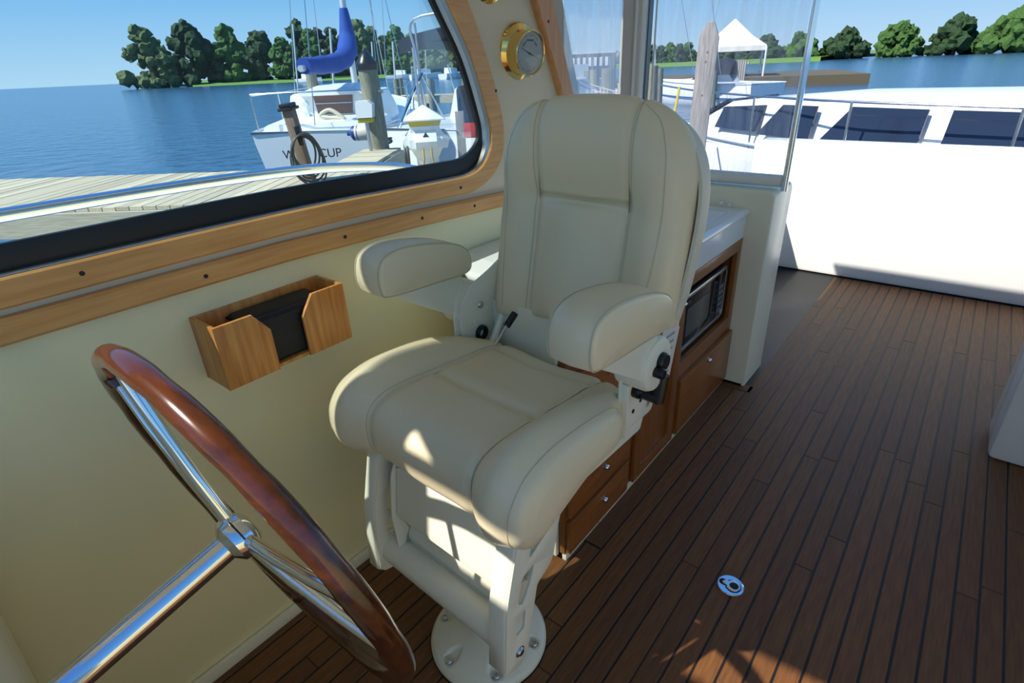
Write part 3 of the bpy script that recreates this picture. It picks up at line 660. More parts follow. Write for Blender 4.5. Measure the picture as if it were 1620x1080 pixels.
b = bmesh.new(); lathe(b, [(0, -.02), (.022, -.018), (.036, -.008), (.040, .006), (.036, .02), (.022, .03), (.020, .30), (0, .30)], 32, axis_m(WC+e3*.02, e3)); addw(bm_obj('hub', b, CHROME))
# helm console that carries the wheel shaft
con = plate('helm_console', rpoly([(-.72, -.01), (-.10, -.01), (-.06, .70), (-.14, .92), (-.72, .96)], .04), [], -1.2, -.28, 'yz', GELC, bev=.012); tag(con, 'cream helm console forward of the steering wheel', 'console')

# ------------------------------------------------------------------ flush ring pull in the floor
lt = empty('floor_ring_pull', (-.259, 1.262, 0), 0, 'round chrome flush ring pull set in the teak floor', 'ring pull')
b = bmesh.new(); lathe(b, [(.0375, 0), (.0375, .003), (.035, .0045), (.0, .0045)], 40); bm_obj('plate', b, CHROME, lt, autos=30)
def bulb(r1, x1, r2, x2):
    up = cat([(x1+r1, 0, 0), (x1+r1*.7, r1*.7, 0), (x1, r1, 0), (x1-r1*.75, r1*.68, 0), ((x1+x2)/2-.003, (r1*.35+r2*.65)*.72, 0), (x2, r2, 0), (x2-r2*.7, r2*.7, 0), (x2-r2, 0, 0)], 5, False)
    return [(p.x, p.y) for p in up]+[(p.x, -p.y) for p in reversed(up[1:-1])]
plate('recess', bulb(.0235, .008, .0115, -.0215), [], .0044, .0050, 'xy', RUBBER, lt, bev=.0002)
plate('pull_ring', bulb(.0205, .008, .0075, -.016), [[(.010+.0125*cos(2*pi*k/24), .0125*sin(2*pi*k/24)) for k in range(24)]], .0048, .0075, 'xy', CHROME, lt, bev=.0008)

# ------------------------------------------------------------------ clear vinyl curtains with canvas borders
sc_ = empty('side_curtain', (-1.21, 2.1, .94), 0, 'clear vinyl side curtain between the wooden trim and the corner post', 'curtain')
def addsc(o): o.parent = sc_; o.matrix_parent_inverse = Matrix.Translation(-sc_.location); return o
def wavy(x, y0, y1, z0, z1, amp, n=24, ln=False):
    rows = []
    for i in range(n+1):
        yy = y0+(y1-y0)*i/n; r = []
        for k in range(7):
            zz = z0+(z1-z0)*k/6; d = amp*sin(i*.9+k*.35)+amp*.6*sin(i*.37-k*.8+1); r.append(Vector((x+d, yy, zz)))
        rows.append(r)
    return rows
b = bmesh.new(); grid(b, wavy(-1.212, 1.80, 2.26, .93, 1.98, .0025)); addsc(bm_obj('vinyl_sheet', b, VINYL, autos=None))
addsc(plate('canvas_border', [(2.0, .93), (2.10, .93), (2.0, 1.10), (1.905, 1.30), (1.80, 1.58), (1.63, 1.98), (1.48, 1.98), (1.66, 1.60), (1.80, 1.31), (1.92, 1.06)], [], -1.222, -1.216, 'yz', CANVAS, bev=.001))
addsc(plate('zip_border', [(2.205, .93), (2.35, .93), (2.35, 1.98), (2.205, 1.98)], [], -1.218, -1.208, 'yz', CANVAS, bev=.002))
b = bmesh.new(); tube(b, [(-1.203, 2.292, .91), (-1.203, 2.30, 1.98)], .007, 8); addsc(bm_obj('welt', b, CANVASW))
ps = empty('corner_post', (-1.203, 2.412, .9), 0, 'upright stainless tube at the corner of the canvas enclosure', 'post')
b = bmesh.new(); tube(b, [(0, 0, 0), (0, .01, 1.1)], .0125, 16); bm_obj('tube', b, mat('dark_steel', (.22, .21, .2, 1), .22, metal=1), ps)
b = bmesh.new(); box(b, -.02, .0, -.058, -.016, .01, 1.08, .006); bm_obj('canvas_sleeve', b, CANVASW, ps)
acu = empty('aft_curtain', (-.9, 2.5, .93), 0, 'clear vinyl aft curtain above the white coaming', 'curtain')
def addac(o): o.parent = acu; o.matrix_parent_inverse = Matrix.Translation(-acu.location); return o
b = bmesh.new(); rows = [[Vector((p.y, 2.44+p.x, p.z)) for p in r] for r in wavy(0, -1.195, -.60, .95, 1.98, .0025)]; grid(b, rows); addac(bm_obj('vinyl_sheet', b, VINYL, autos=None))
b = bmesh.new(); tube(b, [(-1.19, 2.455, .937), (-.9, 2.457, .936), (-.60, 2.455, .937)], [.024, .025, .024], 14); addac(bm_obj('bottom_roll', b, CANVASW))
addac(plate('zip_border', [(-1.188, .95), (-1.183, .95), (-1.183, 1.98), (-1.188, 1.98)], [], 2.436, 2.444, 'xz', CANVASW, bev=.001))
b = bmesh.new(); tube(b, [(-.585, 2.45, .90), (-.585, 2.45, 2.0)], .0125, 14); tag(bm_obj('enclosure_post', b, CHROME), 'stainless tube at the inboard end of the aft curtain', 'post')

# ================================================================== marina outside
def at(px, py, d):
    """world point on the bearing of a photo pixel at horizontal distance d"""
    r = RIGHT*((px-810)/880)+UP*((540-py)/880)+FWD
    return CAM+r*(d/math.hypot(r.x, r.y))
BOATW = mat('boat_white', srgb(236, 238, 238), .25)
BOATG = mat('boat_grey_blue', srgb(196, 208, 216), .35)
NAVY = mat('navy_canvas', srgb(14, 20, 44), .85); BLUEC = mat('blue_sailcover', srgb(16, 66, 150), .8, bump=.4, bscale=14)
STRIPE = mat('blue_stripe', srgb(40, 84, 150), .4)
GREYP = wood('weathered_piling', srgb(150, 148, 128), srgb(112, 108, 90), 'z', .9, scale=5)
GREYB = wood('weathered_board', srgb(176, 170, 164), srgb(128, 122, 118), 'z', .9, scale=7)
DOCK = wood('dock_planks', srgb(200, 190, 164), srgb(168, 156, 130), 'x', .85, scale=5, vary=True)
BROWNP = wood('brown_post', srgb(140, 120, 106), srgb(104, 86, 74), 'z', .85)
PIPE = mat('galvanised', (.55, .57, .6, 1), .35, metal=.8)
ROPE = mat('rope', srgb(196, 188, 168), .9); HOSE = mat('grey_hose', srgb(70, 68, 64), .6)
YELL = mat('yellow_lens', srgb(196, 176, 20), .3); RED = mat('red_sign', srgb(206, 62, 62), .5)
FEND = mat('fender_white', srgb(212, 204, 186), .45); BLUEF = mat('fender_blue', srgb(30, 66, 130), .4)
MAST = mat('mast_aluminium', srgb(206, 210, 210), .4, metal=.3)
TINT = mat('tinted_window', srgb(36, 46, 66), .08)
BROWNB = mat('brown_board', srgb(120, 92, 86), .5)
TAN = mat('tan_cover', srgb(176, 140, 126), .8)
LEAF = [mat('foliage_%s' % k, c, .9, noise=(5, c2, .2, (1, 1, 1))) for k, c, c2 in (('dark', srgb(44, 72, 34), srgb(26, 48, 22)), ('green', srgb(70, 106, 40), srgb(40, 70, 28)), ('olive', srgb(96, 112, 66), srgb(62, 80, 44)), ('purple', srgb(62, 54, 48), srgb(40, 38, 34)))]
LAWN = mat('lawn', srgb(96, 132, 52), .9); BANK = mat('shore_bank', srgb(92, 84, 66), .9)
# water
WAT = mat('water', srgb(46, 84, 118), .16, spec=.5)
t = WAT.node_tree; p_ = t.nodes['Principled BSDF']; tc = t.nodes.new('ShaderNodeTexCoord'); n_ = t.nodes.new('ShaderNodeTexNoise'); n_.inputs['Scale'].default_value = 1.6; n_.inputs['Detail'].default_value = 5
bp = t.nodes.new('ShaderNodeBump'); bp.inputs['Strength'].default_value = .9; bp.inputs['Distance'].default_value = .12
t.links.new(tc.outputs['Object'], n_.inputs['Vector']); t.links.new(n_.outputs[0], bp.inputs['Height']); t.links.new(bp.outputs[0], p_.inputs['Normal'])
b = bmesh.new(); box(b, -900, 900, -600, 900, -1.6, -.5); tag(bm_obj('water', b, WAT, smooth=False), kind='structure')
b = bmesh.new(); L = [at(300, 118, 185), at(620, 110, 175), at(800, 103, 165), at(990, 96, 150), at(1300, 84, 140)]; L2 = [at(200, 118, 320), at(620, 110, 320), at(800, 103, 320), at(990, 96, 320), at(1500, 80, 320)]
grid(b, [[Vector((p.x, p.y, -.8)) for p in L], [Vector((p.x*1.01, p.y*1.01, -.15)) for p in L], [Vector((p.x*1.07, p.y*1.07, .25)) for p in L], [Vector((p.x, p.y, .6)) for p in L2]])
tag(bm_obj('shore', b, LAWN), kind='structure')

def stick(name, pts, r, m, label=None, cat_=None, group=None, n=8, parent=None):
    b = bmesh.new(); tube(b, pts, r, n); o = bm_obj(name, b, m, parent)
    return tag(o, label, cat_, group)
# docks -------------------------------------------------------------
def dock(name, o, d, length, width, z, label, pw=.14, thick=.04, grp=None):
    """deck of separate planks laid across direction d"""
    ang = math.atan2(d[1], d[0]); e = empty(name, (o[0], o[1], z), ang, label, 'dock', grp)
    n = int(length/pw); me = None
    for k in range(n):
        if me is None:
            b = bmesh.new(); box(b, -width/2, width/2, 0, pw-.008, -thick, 0, .003, 1); me = bpy.data.meshes.new('plank'); b.to_mesh(me); b.free(); me.materials.append(DOCK)
        q = bpy.data.objects.new('plank', me); COL.objects.link(q); q.parent = e; q.rotation_euler = (0, 0, -pi/2); q.location = (k*pw, 0, R_.uniform(-.003, .003))
    for s_ in (-1, 1):
        b = bmesh.new(); box(b, 0, n*pw, s_*width/2-.04, s_*width/2+.0, -.28, -thick-.001); bm_obj('stringer', b, DOCK, e, smooth=False)
    for k in range(3):
        b = bmesh.new(); xx = (.12+.38*k)*n*pw; tube(b, [(xx, 0, -1.6), (xx, 0, -thick)], .11, 10); bm_obj('support_pile', b, GREYP, e)
    return e
dv = Vector((.81, .59)); pv = Vector((.59, -.81)); fe = Vector((-6.6, 4.24))
o_ = fe+pv*1.0-dv*5
dock('main_dock', o_, dv, 8.6, 2.0, .3, 'wide plank dock running past the cabin window')
fo = fe+dv*.32+Vector((-.59, .81))*.02
dock('finger_pier', fo, Vector((-.59, .81)), 1.93, .58, .3, 'narrow finger pier leading to the black capped piling')
# pilings -----------------------------------------------------------
def piling(p0, p1, r, label, cap=None, grp=None, m=None):
    e = empty('piling', (p0[0], p0[1], -1.6), 0, label, 'piling', grp)
    a = Vector((0, 0, 0)); c = Vector(p1)-Vector((p0[0], p0[1], -1.6))
    b = bmesh.new(); tube(b, [a.lerp(c, k/5) for k in range(6)], [r*1.08, r*1.05, r*1.03, r, r, r*.98], 16); bm_obj('shaft', b, m or GREYP, e)
    if cap: bm_obj('cone_cap', lathe(bmesh.new(), [(r*1.06, -.09), (r*1.1, -.02), (r*1.08, .0), (r*.5, .12), (0, .2)], 20, Matrix.Translation(c)), cap, e)
    return e
P0 = at(605, 228, 9.6); P1 = at(580, 100, 9.4)
pe = piling(P0, P1, .145, 'thick grey piling with a black cone cap at the end of the finger pier', BLACK)
for k in range(3):
    b = bmesh.new(); cz = P0.lerp(P1, (.02, .055, .66)[k]); tube(b, [cz+Vector((.155*cos(a), .155*sin(a), .02*sin(a+k))) for a in [2*pi*i/20 for i in range(20)]], .018, 6, closed=True); q = bm_obj('rope_turn', b, ROPE if k == 2 else HOSE, pe); q.parent = pe; q.matrix_parent_inverse = Matrix.Translation(-pe.location)
piling(at(502, 165, 13), at(490, 108, 13), .11, 'leaning greenish piling at the left below the end of the blue boom', None)
# far pier
A_ = at(560, 141, 27); B_ = at(800, 136, 24); dd = (B_-A_); dd.z = 0; LL = dd.length; dd.normalize()
dock('far_pier', (A_.x, A_.y), (dd.x, dd.y), LL, 1.4, .42, 'distant low pier across the water behind the moored boats', pw=.22)
for k in range(9):
    q = A_+dd*(LL*(k+.4)/9.2)+Vector((dd.y, -dd.x, 0))*.85*(1 if k % 2 else -1)
    piling((q.x, q.y), (q.x, q.y, 1.05+R_.uniform(-.12, .15)), .12, 'weathered piling of the distant low pier, %s from its left end' % ('first', 'second', 'third', 'fourth', 'fifth', 'sixth', 'seventh', 'eighth', 'ninth')[k], None, 'pilings of the distant pier')
# ------------------------------------------------------------------ boats
def hull_parts(e, L, beam, free, tw=.8, bowrise=.25, draft=.35, m=None, deckm=None, stripe=None, stern_in=.0):
    m = m or BOATW; rows = []; sheer = []
    for i in range(17):
        s = i/16; hb = beam/2*((tw+(1-tw)*min(1, s/.4)**.8) if s < .4 else max(.012, (1-((s-.4)/.6)**2.2)))
        zt = free+bowrise*max(0, s-.25)**1.5; zk = -draft*(1-max(0, (s-.75)/.25)**1.6*1.6) if s > .2 else -draft*.3-draft*.7*s/.2
        x = L*s; half = [(0, zk), (.45*hb, zk*.75), (.80*hb, zk*.1+.02), (.93*hb, .35*zt), (hb, .85*zt), (hb*1.0, zt)]
        rows.append([Vector((x-stern_in*(zt-z)*(1-s), y, z)) for y, z in reversed(half)]+[Vector((x-stern_in*(zt-z)*(1-s), -y, z)) for y, z in half[1:]])
        sheer.append((x, hb, zt))
    b = bmesh.new(); grid(b, rows); b.faces.new([b.verts.new(p) for p in rows[0]]); bm_obj('hull', b, m, e, autos=50)
    b = bmesh.new(); grid(b, [[Vector((x, y*hb, z-.02+.03*(1-y*y))) for y in (-1, -.5, 0, .5, 1)] for x, hb, z in sheer]); bm_obj('deck', b, deckm or m, e)
    b = bmesh.new()
    L1 = [Vector((x, hb+.012, z)) for x, hb, z in sheer]; L2 = [Vector((x, -hb-.012, z)) for x, hb, z in sheer]
    tube(b, L1+list(reversed(L2)), .025, 6, closed=True); bm_obj('rub_rail', b, BOATG, e)
    if stripe:
        b = bmesh.new(); rs = []
        for sg in (1, -1):
            b2 = [[Vector((x, sg*(hb*(.955 if x < L*.93 else 1)+.012), z*f)) for f in (.34, .40)] for x, hb, z in sheer]; grid(b, b2)
        tag(bm_obj('stripe', b, stripe, e), kind='stuff')
    return sheer
def loftbox(e, name, secs, m, autos=30):
    """secs: (x, half width bottom, half width top, z0, z1)"""
    b = bmesh.new(); grid(b, [[Vector((x, w0, z0)), Vector((x, w1, z1-.03)), Vector((x, w1-.06, z1)), Vector((x, -w1+.06, z1)), Vector((x, -w1, z1-.03)), Vector((x, -w0, z0))] for x, w0, w1, z0, z1 in secs], cv=True, cap=True)
    return bm_obj(name, b, m, e, autos=autos)
WZ = -.5
# sloop with its stern towards us
hd = radians(90+40); st = at(500, 215, 10.7)
sb = empty('sailboat', (st.x, st.y, WZ), hd, 'white sailboat, stern towards the window, dark letters CUP on its transom', 'boat')
hull_parts(sb, 7.6, 2.7, 1.02, tw=.80, bowrise=.35, stern_in=-.12)
loftbox(sb, 'cockpit_coaming', [(.25, 1.0, .95, .95, 1.12), (1.5, 1.1, 1.0, .95, 1.16)], BOATW)
loftbox(sb, 'cabin', [(1.5, .95, .80, 1.0, 1.50), (1.52, .95, .82, 1.0, 1.56), (3.0, .98, .8, 1.0, 1.58), (4.6, .70, .55, 1.05, 1.42), (5.2, .5, .4, 1.1, 1.25)], BOATW)
hb_ = loftbox(sb, 'hatch_hood', [(1.30, .62, .56, 1.52, 1.60), (2.4, .62, .52, 1.52, 1.70)], BOATW)
cwb = plate('companionway', [(-.30, 1.0), (.30, 1.0), (.38, 1.55), (-.38, 1.55)], [], 1.455, 1.49, 'yz', BROWNB, sb, bev=.004)
for z in (1.17, 1.37):
    b = bmesh.new(); box(b, 1.445, 1.453, -.345, .345, z, z+.014); bm_obj('slat_joint', b, BOATG, cwb, smooth=False)
for y, z in ((.55, 1.38), (.55, 1.2)): bm_obj('gauge', lathe(bmesh.new(), [(0, .02), (.05, .018), (.06, 0)], 16, axis_m((1.475, y, z), (-1, 0, .1))), BOATG, sb)
for s_ in (-1, 1):
    b = bmesh.new(); tube(b, [(.1, s_*1.0, 1.0), (.1, s_*1.0, 1.62)], .014, 6); tube(b, [(2.2, s_*1.3, 1.0), (2.2, s_*1.3, 1.6)], .012, 6); tube(b, [(.1, s_*1.0, 1.6), (2.2, s_*1.3, 1.58), (5, s_*1.0, 1.65)], .008, 5); tag(bm_obj('stanchions', b, STEEL, sb), kind='stuff')
b = bmesh.new(); tube(b, [(.1, -1.0, 1.62), (.02, -.5, 1.63), (.02, .5, 1.63), (.1, 1.0, 1.62)], .014, 6); bm_obj('stern_rail', b, STEEL, sb)
b = bmesh.new(); tube(b, cat([(.7, -.35, 1.14), (.75, -.1, 1.3), (.8, .1, 1.2), (.72, -.2, 1.16)], 5, True), .035, 6, closed=True); bm_obj('coiled_line', b, ROPE, sb)
TXM = Matrix(((0, 0, -1, -.115), (-1, 0, 0, 0), (0, 1, 0, .66), (0, 0, 0, 1)))
text_mesh('lettering', 'W       CUP', .205, NAVY, sb, TXM @ Matrix.Translation((-.08, .0, .018)), .004)
text_mesh('lettering', 'Maryland', .11, NAVY, sb, TXM @ Matrix.Translation((.17, -.19, .05)), .004)
# mast, boom, blue cover
b = bmesh.new(); tube(b, [(3.45, 0, 1.4), (3.4, 0, 5), (3.35, 0, 10.5)], .07, 12); bm_obj('mast', b, MAST, sb)
b = bmesh.new(); tube(b, [(3.4, 0, 2.05), (.15, .1, 1.98)], .05, 10); bm_obj('boom', b, MAST, sb)
b = bmesh.new()
pts = cat([(.3, .09, 2.02), (1.2, .05, 2.03), (2.3, .02, 2.08), (3.02, 0, 2.22), (3.34, 0, 2.5), (3.40, 0, 2.8), (3.40, 0, 3.10)], 6, False)
rad = [(.125+.075*min(1, k/18))*(1+.05*sin(k*1.3)) if k < 22 else .20-(k-22)*.0085 for k in range(len(pts))]
tube(b, pts, rad, 16); bm_obj('sail_cover', b, BLUEC, sb)
for dx, dy in ((2.9, 1.25), (2.9, -1.25), (7.5, 0), (.05, 0)):
    b = bmesh.new(); tube(b, [(dx, dy, 1.1), (3.36, 0, 10.3)], .008, 5); bm_obj('stay', b, STEEL, sb)
# its stern fender
f0 = at(573, 210, 10.1)
def fender(loc, dirn, ln, r, label, grp=None, endm=None, m=None):
    e = empty('fender', loc, 0, label, 'fender', grp)
    M = Vector(dirn).normalized().to_track_quat('Z', 'Y').to_matrix().to_4x4()
    bm_obj('body', lathe(bmesh.new(), [(0, -ln/2), (r*.55, -ln/2+.01), (r*.9, -ln/2+r*.5), (r, -ln/2+r), (r, ln/2-r), (r*.9, ln/2-r*.5), (r*.45, ln/2-.02), (0, ln/2)], 18, M), m or FEND, e)
    bm_obj('eye', lathe(bmesh.new(), [(r*.3, ln/2-.02), (r*.3, ln/2+.04), (0, ln/2+.05)], 10, M), endm or FEND, e)
    if endm: bm_obj('end_cap', lathe(bmesh.new(), [(r*1.01, ln/2-r*1.3), (r*.95, ln/2-r*.5), (r*.5, ln/2-.015), (0, ln/2+.003)], 18, M), endm, e)
    return e
fender(f0, (-.8, -.55, -.02), .42, .12, 'white fender with a blue end lying across the sailboat stern corner', endm=BLUEF)
# white cruiser with navy cover, arch and dark bimini at the right of the window
st = at(700, 215, 9.7); bc = empty('cruiser', (st.x, st.y, WZ), radians(90+12), 'white boat with navy canvas, metal arch and dark bimini at the right of the window', 'boat')
hull_parts(bc, 8.5, 3.0, 1.0, tw=.9, bowrise=.4)
loftbox(bc, 'cabin', [(2.0, 1.15, .95, .9, 1.55), (4.5, 1.1, .85, .95, 1.6), (6.5, .5, .4, 1.1, 1.25)], BOATW)
b = bmesh.new(); box(b, .55, 1.9, -1.15, .05, .98, 1.62, .08, 3); bm_obj('navy_cover', b, NAVY, bc)
b = bmesh.new(); grid(b, [[Vector((x, y, z+.10-.13*abs(y/1.05)**2.5)) for y in lin(-1.05, 1.05, 13)] for x, z in ((.5, 2.36), (.9, 2.42), (1.7, 2.43), (2.3, 2.38))]+[[Vector((x, y, z-.05-.16*abs(y/1.05)**2.5)) for y in lin(-1.05, 1.05, 13)] for x, z in ((2.3, 2.36), (1.7, 2.42), (.9, 2.40), (.5, 2.33))], cu=True); bm_obj('bimini', b, NAVY, bc)
for p in ([(.6, .98, .95), (.75, 1.0, 1.95)], [(.6, -.98, .95), (.75, -1.0, 1.95)], [(2.2, .98, 1.0), (1.9, 1.0, 1.95)], [(1.6, .98, 1.0), (.9, 1.0, 1.95)]): stick('bimini_leg', p, .014, PIPE, parent=bc)
stick('arch', cat([(.35, .55, .95), (.30, .55, 2.0), (.25, .5, 2.6), (.25, -.8, 2.62)], 6, False), .022, PIPE, parent=bc)
stick('arch_brace', [(.7, .72, 1.0), (.35, .56, 1.7), (.28, .52, 2.55)], .018, PIPE, parent=bc)
stick('davit', [(.1, .95, 1.0), (.3, .50, 1.85)], .035, CHROME, parent=bc)
stick('pole', [(.0, .38, .2), (.0, .40, 2.2)], .022, PIPE, parent=bc)
# electric pedestal: pyramid roof, yellow light band, waisted body with socket boxes
pp = at(678, 262, 7.5); ep = empty('power_pedestal', (pp.x, pp.y, .3), radians(48), 'large white dock pedestal with pyramid roof and yellow light band', 'pedestal')
def sqloft(rows): 
    b = bmesh.new(); grid(b, [[Vector((sx*w, sy*w, z)) for sx, sy in ((1, 1), (-1, 1), (-1, -1), (1, -1))] for w, z in rows], cv=True, cap=True); return b
bm_obj('body', sqloft([(.135, 0), (.14, .10), (.20, .22), (.205, .32), (.18, .40), (.18, .47)]), BOATW, ep, smooth=False)
bm_obj('light_band', sqloft([(.18, .471), (.205, .535)]), YELL, ep, smooth=False)
bm_obj('roof', sqloft([(.245, .536), (.245, .55), (.01, .70)]), BOATW, ep, smooth=False)
for a in (0, 90, 180, 270):
    M = Matrix.Rotation(radians(a), 4, 'Z')
    t2 = bmesh.new(); V = [t2.verts.new(p) for p in ((.17, -.13, .44), (.17, .13, .44), (.29, .13, .30), (.29, -.13, .30), (.26, .13, .20), (.26, -.13, .20), (.17, .13, .20), (.17, -.13, .20))]
    for f in ((0, 1, 2, 3), (3, 2, 4, 5), (5, 4, 6, 7), (7, 6, 1, 0), (0, 3, 5, 7), (1, 6, 4, 2)): t2.faces.new([V[i] for i in f])
    b = bmesh.new(); merge(b, t2, M); hd_ = bm_obj('socket_box', b, BOATW, ep, smooth=False)
    b = bmesh.new(); t2 = bmesh.new(); V = [t2.verts.new(p) for p in ((.248, -.035, .353), (.248, .035, .353), (.208, 0, .40))]; t2.faces.new(V); r_ = bmesh.ops.extrude_face_region(t2, geom=list(t2.faces)); bmesh.ops.translate(t2, vec=(.004, 0, .005), verts=[v for v in r_['geom'] if isinstance(v, bmesh.types.BMVert)]); merge(b, t2, M); bm_obj('triangle_mark', b, NAVY, hd_, smooth=False)
for k, y in enumerate((-.05, .05)):
    M = Matrix.Rotation(radians(-90), 4, 'Z'); stick('power_cord', [M @ Vector(p) for p in ((.27, y, .22), (.36, y, .12), (.40, y*1.4, .01))], .014, mat('yellow_cord_%s' % k, srgb(150, 130, 60), .6), parent=ep)
b = bmesh.new(); tube(b, [Vector((-.24, .12*cos(a)-.05, .14+.12*sin(a))) for a in [2*pi*i/24 for i in range(24)]], .02, 6, closed=True); tube(b, [Vector((-.27, .11*cos(a)-.04, .14+.11*sin(a))) for a in [2*pi*i/24 for i in range(24)]], .02, 6, closed=True); tag(bm_obj('hose_coil', b, HOSE, ep), kind='stuff')
# small pedestal on a pole beside the piling
pp = at(586, 233, 9.25); e2_ = empty('light_pedestal', (pp.x, pp.y, .3), radians(40), 'small white slanted box on a grey pole before the capped piling', 'pedestal')
stick('pole', [(0, 0, 0), (0, 0, .42)], .028, PIPE, parent=e2_)
b = bmesh.new(); box(b, -.11, .11, -.11, .11, .41, .47, .01); bm_obj('yellow_light', b, YELL, e2_)
b = bmesh.new(); grid(b, [[Vector((-.12, y, .48)), Vector((.12, y, .48)), Vector((.14, y, .66)), Vector((.08, y, .71)), Vector((-.10, y, .71))] for y in (-.13, .13)], cv=True, cap=True); bm_obj('box', b, BOATW, e2_, smooth=False)
# post with coiled hose
pp = at(487, 266, 7.0); e3_ = empty('hose_post', (pp.x, pp.y, .3), radians(30), 'brown square dock post with a grey hose coiled round it', 'post')
b = bmesh.new(); box(b, -.055, .055, -.055, .055, 0, .76, .006); bm_obj('post', b, BROWNP, e3_)
b = bmesh.new(); box(b, -.085, .085, -.085, .085, .76, .79, .005); box(b, -.07, .07, -.07, .07, .79, .83, .01); bm_obj('post_cap', b, DARK, e3_)
e3_.rotation_euler = (radians(5), radians(-4), radians(30))
TR = (RIGHT.x, RIGHT.y); nv = Vector((0, 0, 0))
for k in range(5):
    rr = .15+.018*k; c0 = Vector((.07+.016*k, -.07-.016*k, .30-.012*k)); ax = Vector((.72, .69, 0)).normalized()
    b = bmesh.new(); tube(b, [c0+ax*(rr*.82*cos(a))+Vector((.02*sin(2*a+k), 0, rr*1.25*sin(a))) for a in [2*pi*i/28 for i in range(28)]], .011, 6, closed=True); bm_obj('hose_loop', b, HOSE, e3_)
b = bmesh.new(); box(b, .05, .10, -.10, -.05, .40, .60, .008); bm_obj('hose_hook', b, BLACK, e3_)
# red sign on flat grey post
pp = at(733, 262, 7.6); e4 = empty('sign_post', (pp.x, pp.y, .0), radians(40), 'red square sign on a flat grey post', 'sign')
b = bmesh.new(); box(b, -.055, .055, -.02, .02, 0, .90, .004); bm_obj('post', b, GREYB, e4)
b = bmesh.new(); box(b, .045, .24, -.032, -.021, .58, .76, .002); bm_obj('sign_board', b, RED, e4)
# stainless rail on our own side deck
b = bmesh.new(); tube(b, cat([(-1.75, -2.6, 1.10), (-1.75, -.8, 1.13), (-1.75, .4, 1.132), (-1.75, .98, 1.118), (-1.75, 1.28, 1.09), (-1.75, 1.50, 1.052), (-1.75, 1.62, 1.0), (-1.75, 1.68, .90), (-1.75, 1.69, .62)], 5, False), .0165, 14)
tag(bm_obj('deck_rail', b, CHROME), 'stainless handrail curving down on the side deck outside the window', 'rail')
# ------------------------------------------------------------------ seen through the aft curtain
pp = at(1096, 270, 6.2); tp = at(1100, 36, 6.2)
b = bmesh.new(); grid(b, [[Vector((x, -.045, z)), Vector((x, .045, z))] for x, z in ()] or [[Vector((0, 0, 0)), Vector((0, 0, 0))]]); b.free()
wpost = plate('dock_board', rpoly([(-.088, -2.0), (.088, -2.0), (.088, tp.z-.13-.0), (.035, tp.z), (-.03, tp.z), (-.088, tp.z-.11)], .006), [], -.045, .045, 'xz', GREYB, None, bev=.006)
wpost.location = (pp.x, pp.y, 0); wpost.rotation_euler = (0, radians(1.0), radians(18)); tag(wpost, 'weathered grey wooden post with clipped top outside the aft curtain', 'post')
for z in (tp.z-.25, tp.z-.33, tp.z-.62):
    b = bmesh.new(); lathe(b, [(0, .002), (.009, .002), (.011, 0)], 10, axis_m((.0+.01*sin(z*9), -.045, z), (0, -1, 0))); bm_obj('knot', b, BROWNP, wpost)
b0 = at(1050, 198, 10.2); wb = empty('white_cruiser', (b0.x+8.6*cos(radians(-16)), b0.y+8.6*sin(radians(-16)), WZ), radians(180-16), 'white motor cruiser with tinted side windows and fenders outside the aft curtain', 'boat')
hull_parts(wb, 8.6, 2.9, .84, tw=.92, bowrise=.12, stripe=STRIPE)
loftbox(wb, 'cabin', [(1.5, 1.15, 1.0, .8, 1.50), (5.8, 1.12, .95, .8, 1.42), (6.9, .85, .68, .82, 1.34), (7.7, .55, .35, .85, 1.02)], BOATW)
for x0, x1 in ((1.9, 3.0), (3.2, 4.2), (4.4, 5.4), (5.5, 6.2)):
    b = bmesh.new(); V = [b.verts.new(p) for p in ((x0, 1.142, 1.0), (x1, 1.135-.02*(x1 > 5.3)*3, 1.0), (x1-.25 if x1 > 5 else x1, 1.04-.05*(x1 > 5.3), 1.34), (x0, 1.045, 1.34))]; b.faces.new(V); r_ = bmesh.ops.extrude_face_region(b, geom=list(b.faces)); bmesh.ops.translate(b, vec=(0, .02, .006), verts=[v for v in r_['geom'] if isinstance(v, bmesh.types.BMVert)]); bm_obj('side_window', b, TINT, wb, smooth=False)
for y0_, y1_ in ((.60, .22), (.18, -.18), (-.22, -.60)):
    b = bmesh.new(); V = [b.verts.new(p) for p in ((6.98, y0_, 1.33), (6.98, y1_, 1.33), (7.58, y1_*.72, 1.08), (7.58, y0_*.72, 1.08))]; b.faces.new(V); r_ = bmesh.ops.extrude_face_region(b, geom=list(b.faces)); bmesh.ops.translate(b, vec=(.03, 0, .03), verts=[v for v in r_['geom'] if isinstance(v, bmesh.types.BMVert)]); bm_obj('windscreen', b, TINT, wb, smooth=False)
b = bmesh.new(); V = [b.verts.new(p) for p in ((6.25, .985, 1.02), (7.0, .80, 1.02), (6.95, .70, 1.27), (6.25, .84, 1.32))]; b.faces.new(V); r_ = bmesh.ops.extrude_face_region(b, geom=list(b.faces)); bmesh.ops.translate(b, vec=(.005, .03, .006), verts=[v for v in r_['geom'] if isinstance(v, bmesh.types.BMVert)]); bm_obj('side_window', b, TINT, wb, smooth=False)
for x in (3.6, 5.0, 6.3, 7.5):
    hb = 1.45 if x < 5.5 else (1.15 if x < 7 else .7)
    stick('stanchion', [(x, hb-.1, .84), (x, hb-.08, 1.42)], .014, STEEL, parent=wb)
stick('guard_rail', cat([(3.0, 1.36, 1.40), (5.0, 1.36, 1.42), (6.3, 1.08, 1.44), (7.5, .62, 1.46), (8.7, 0, 1.5)], 5, False), .013, STEEL, parent=wb)
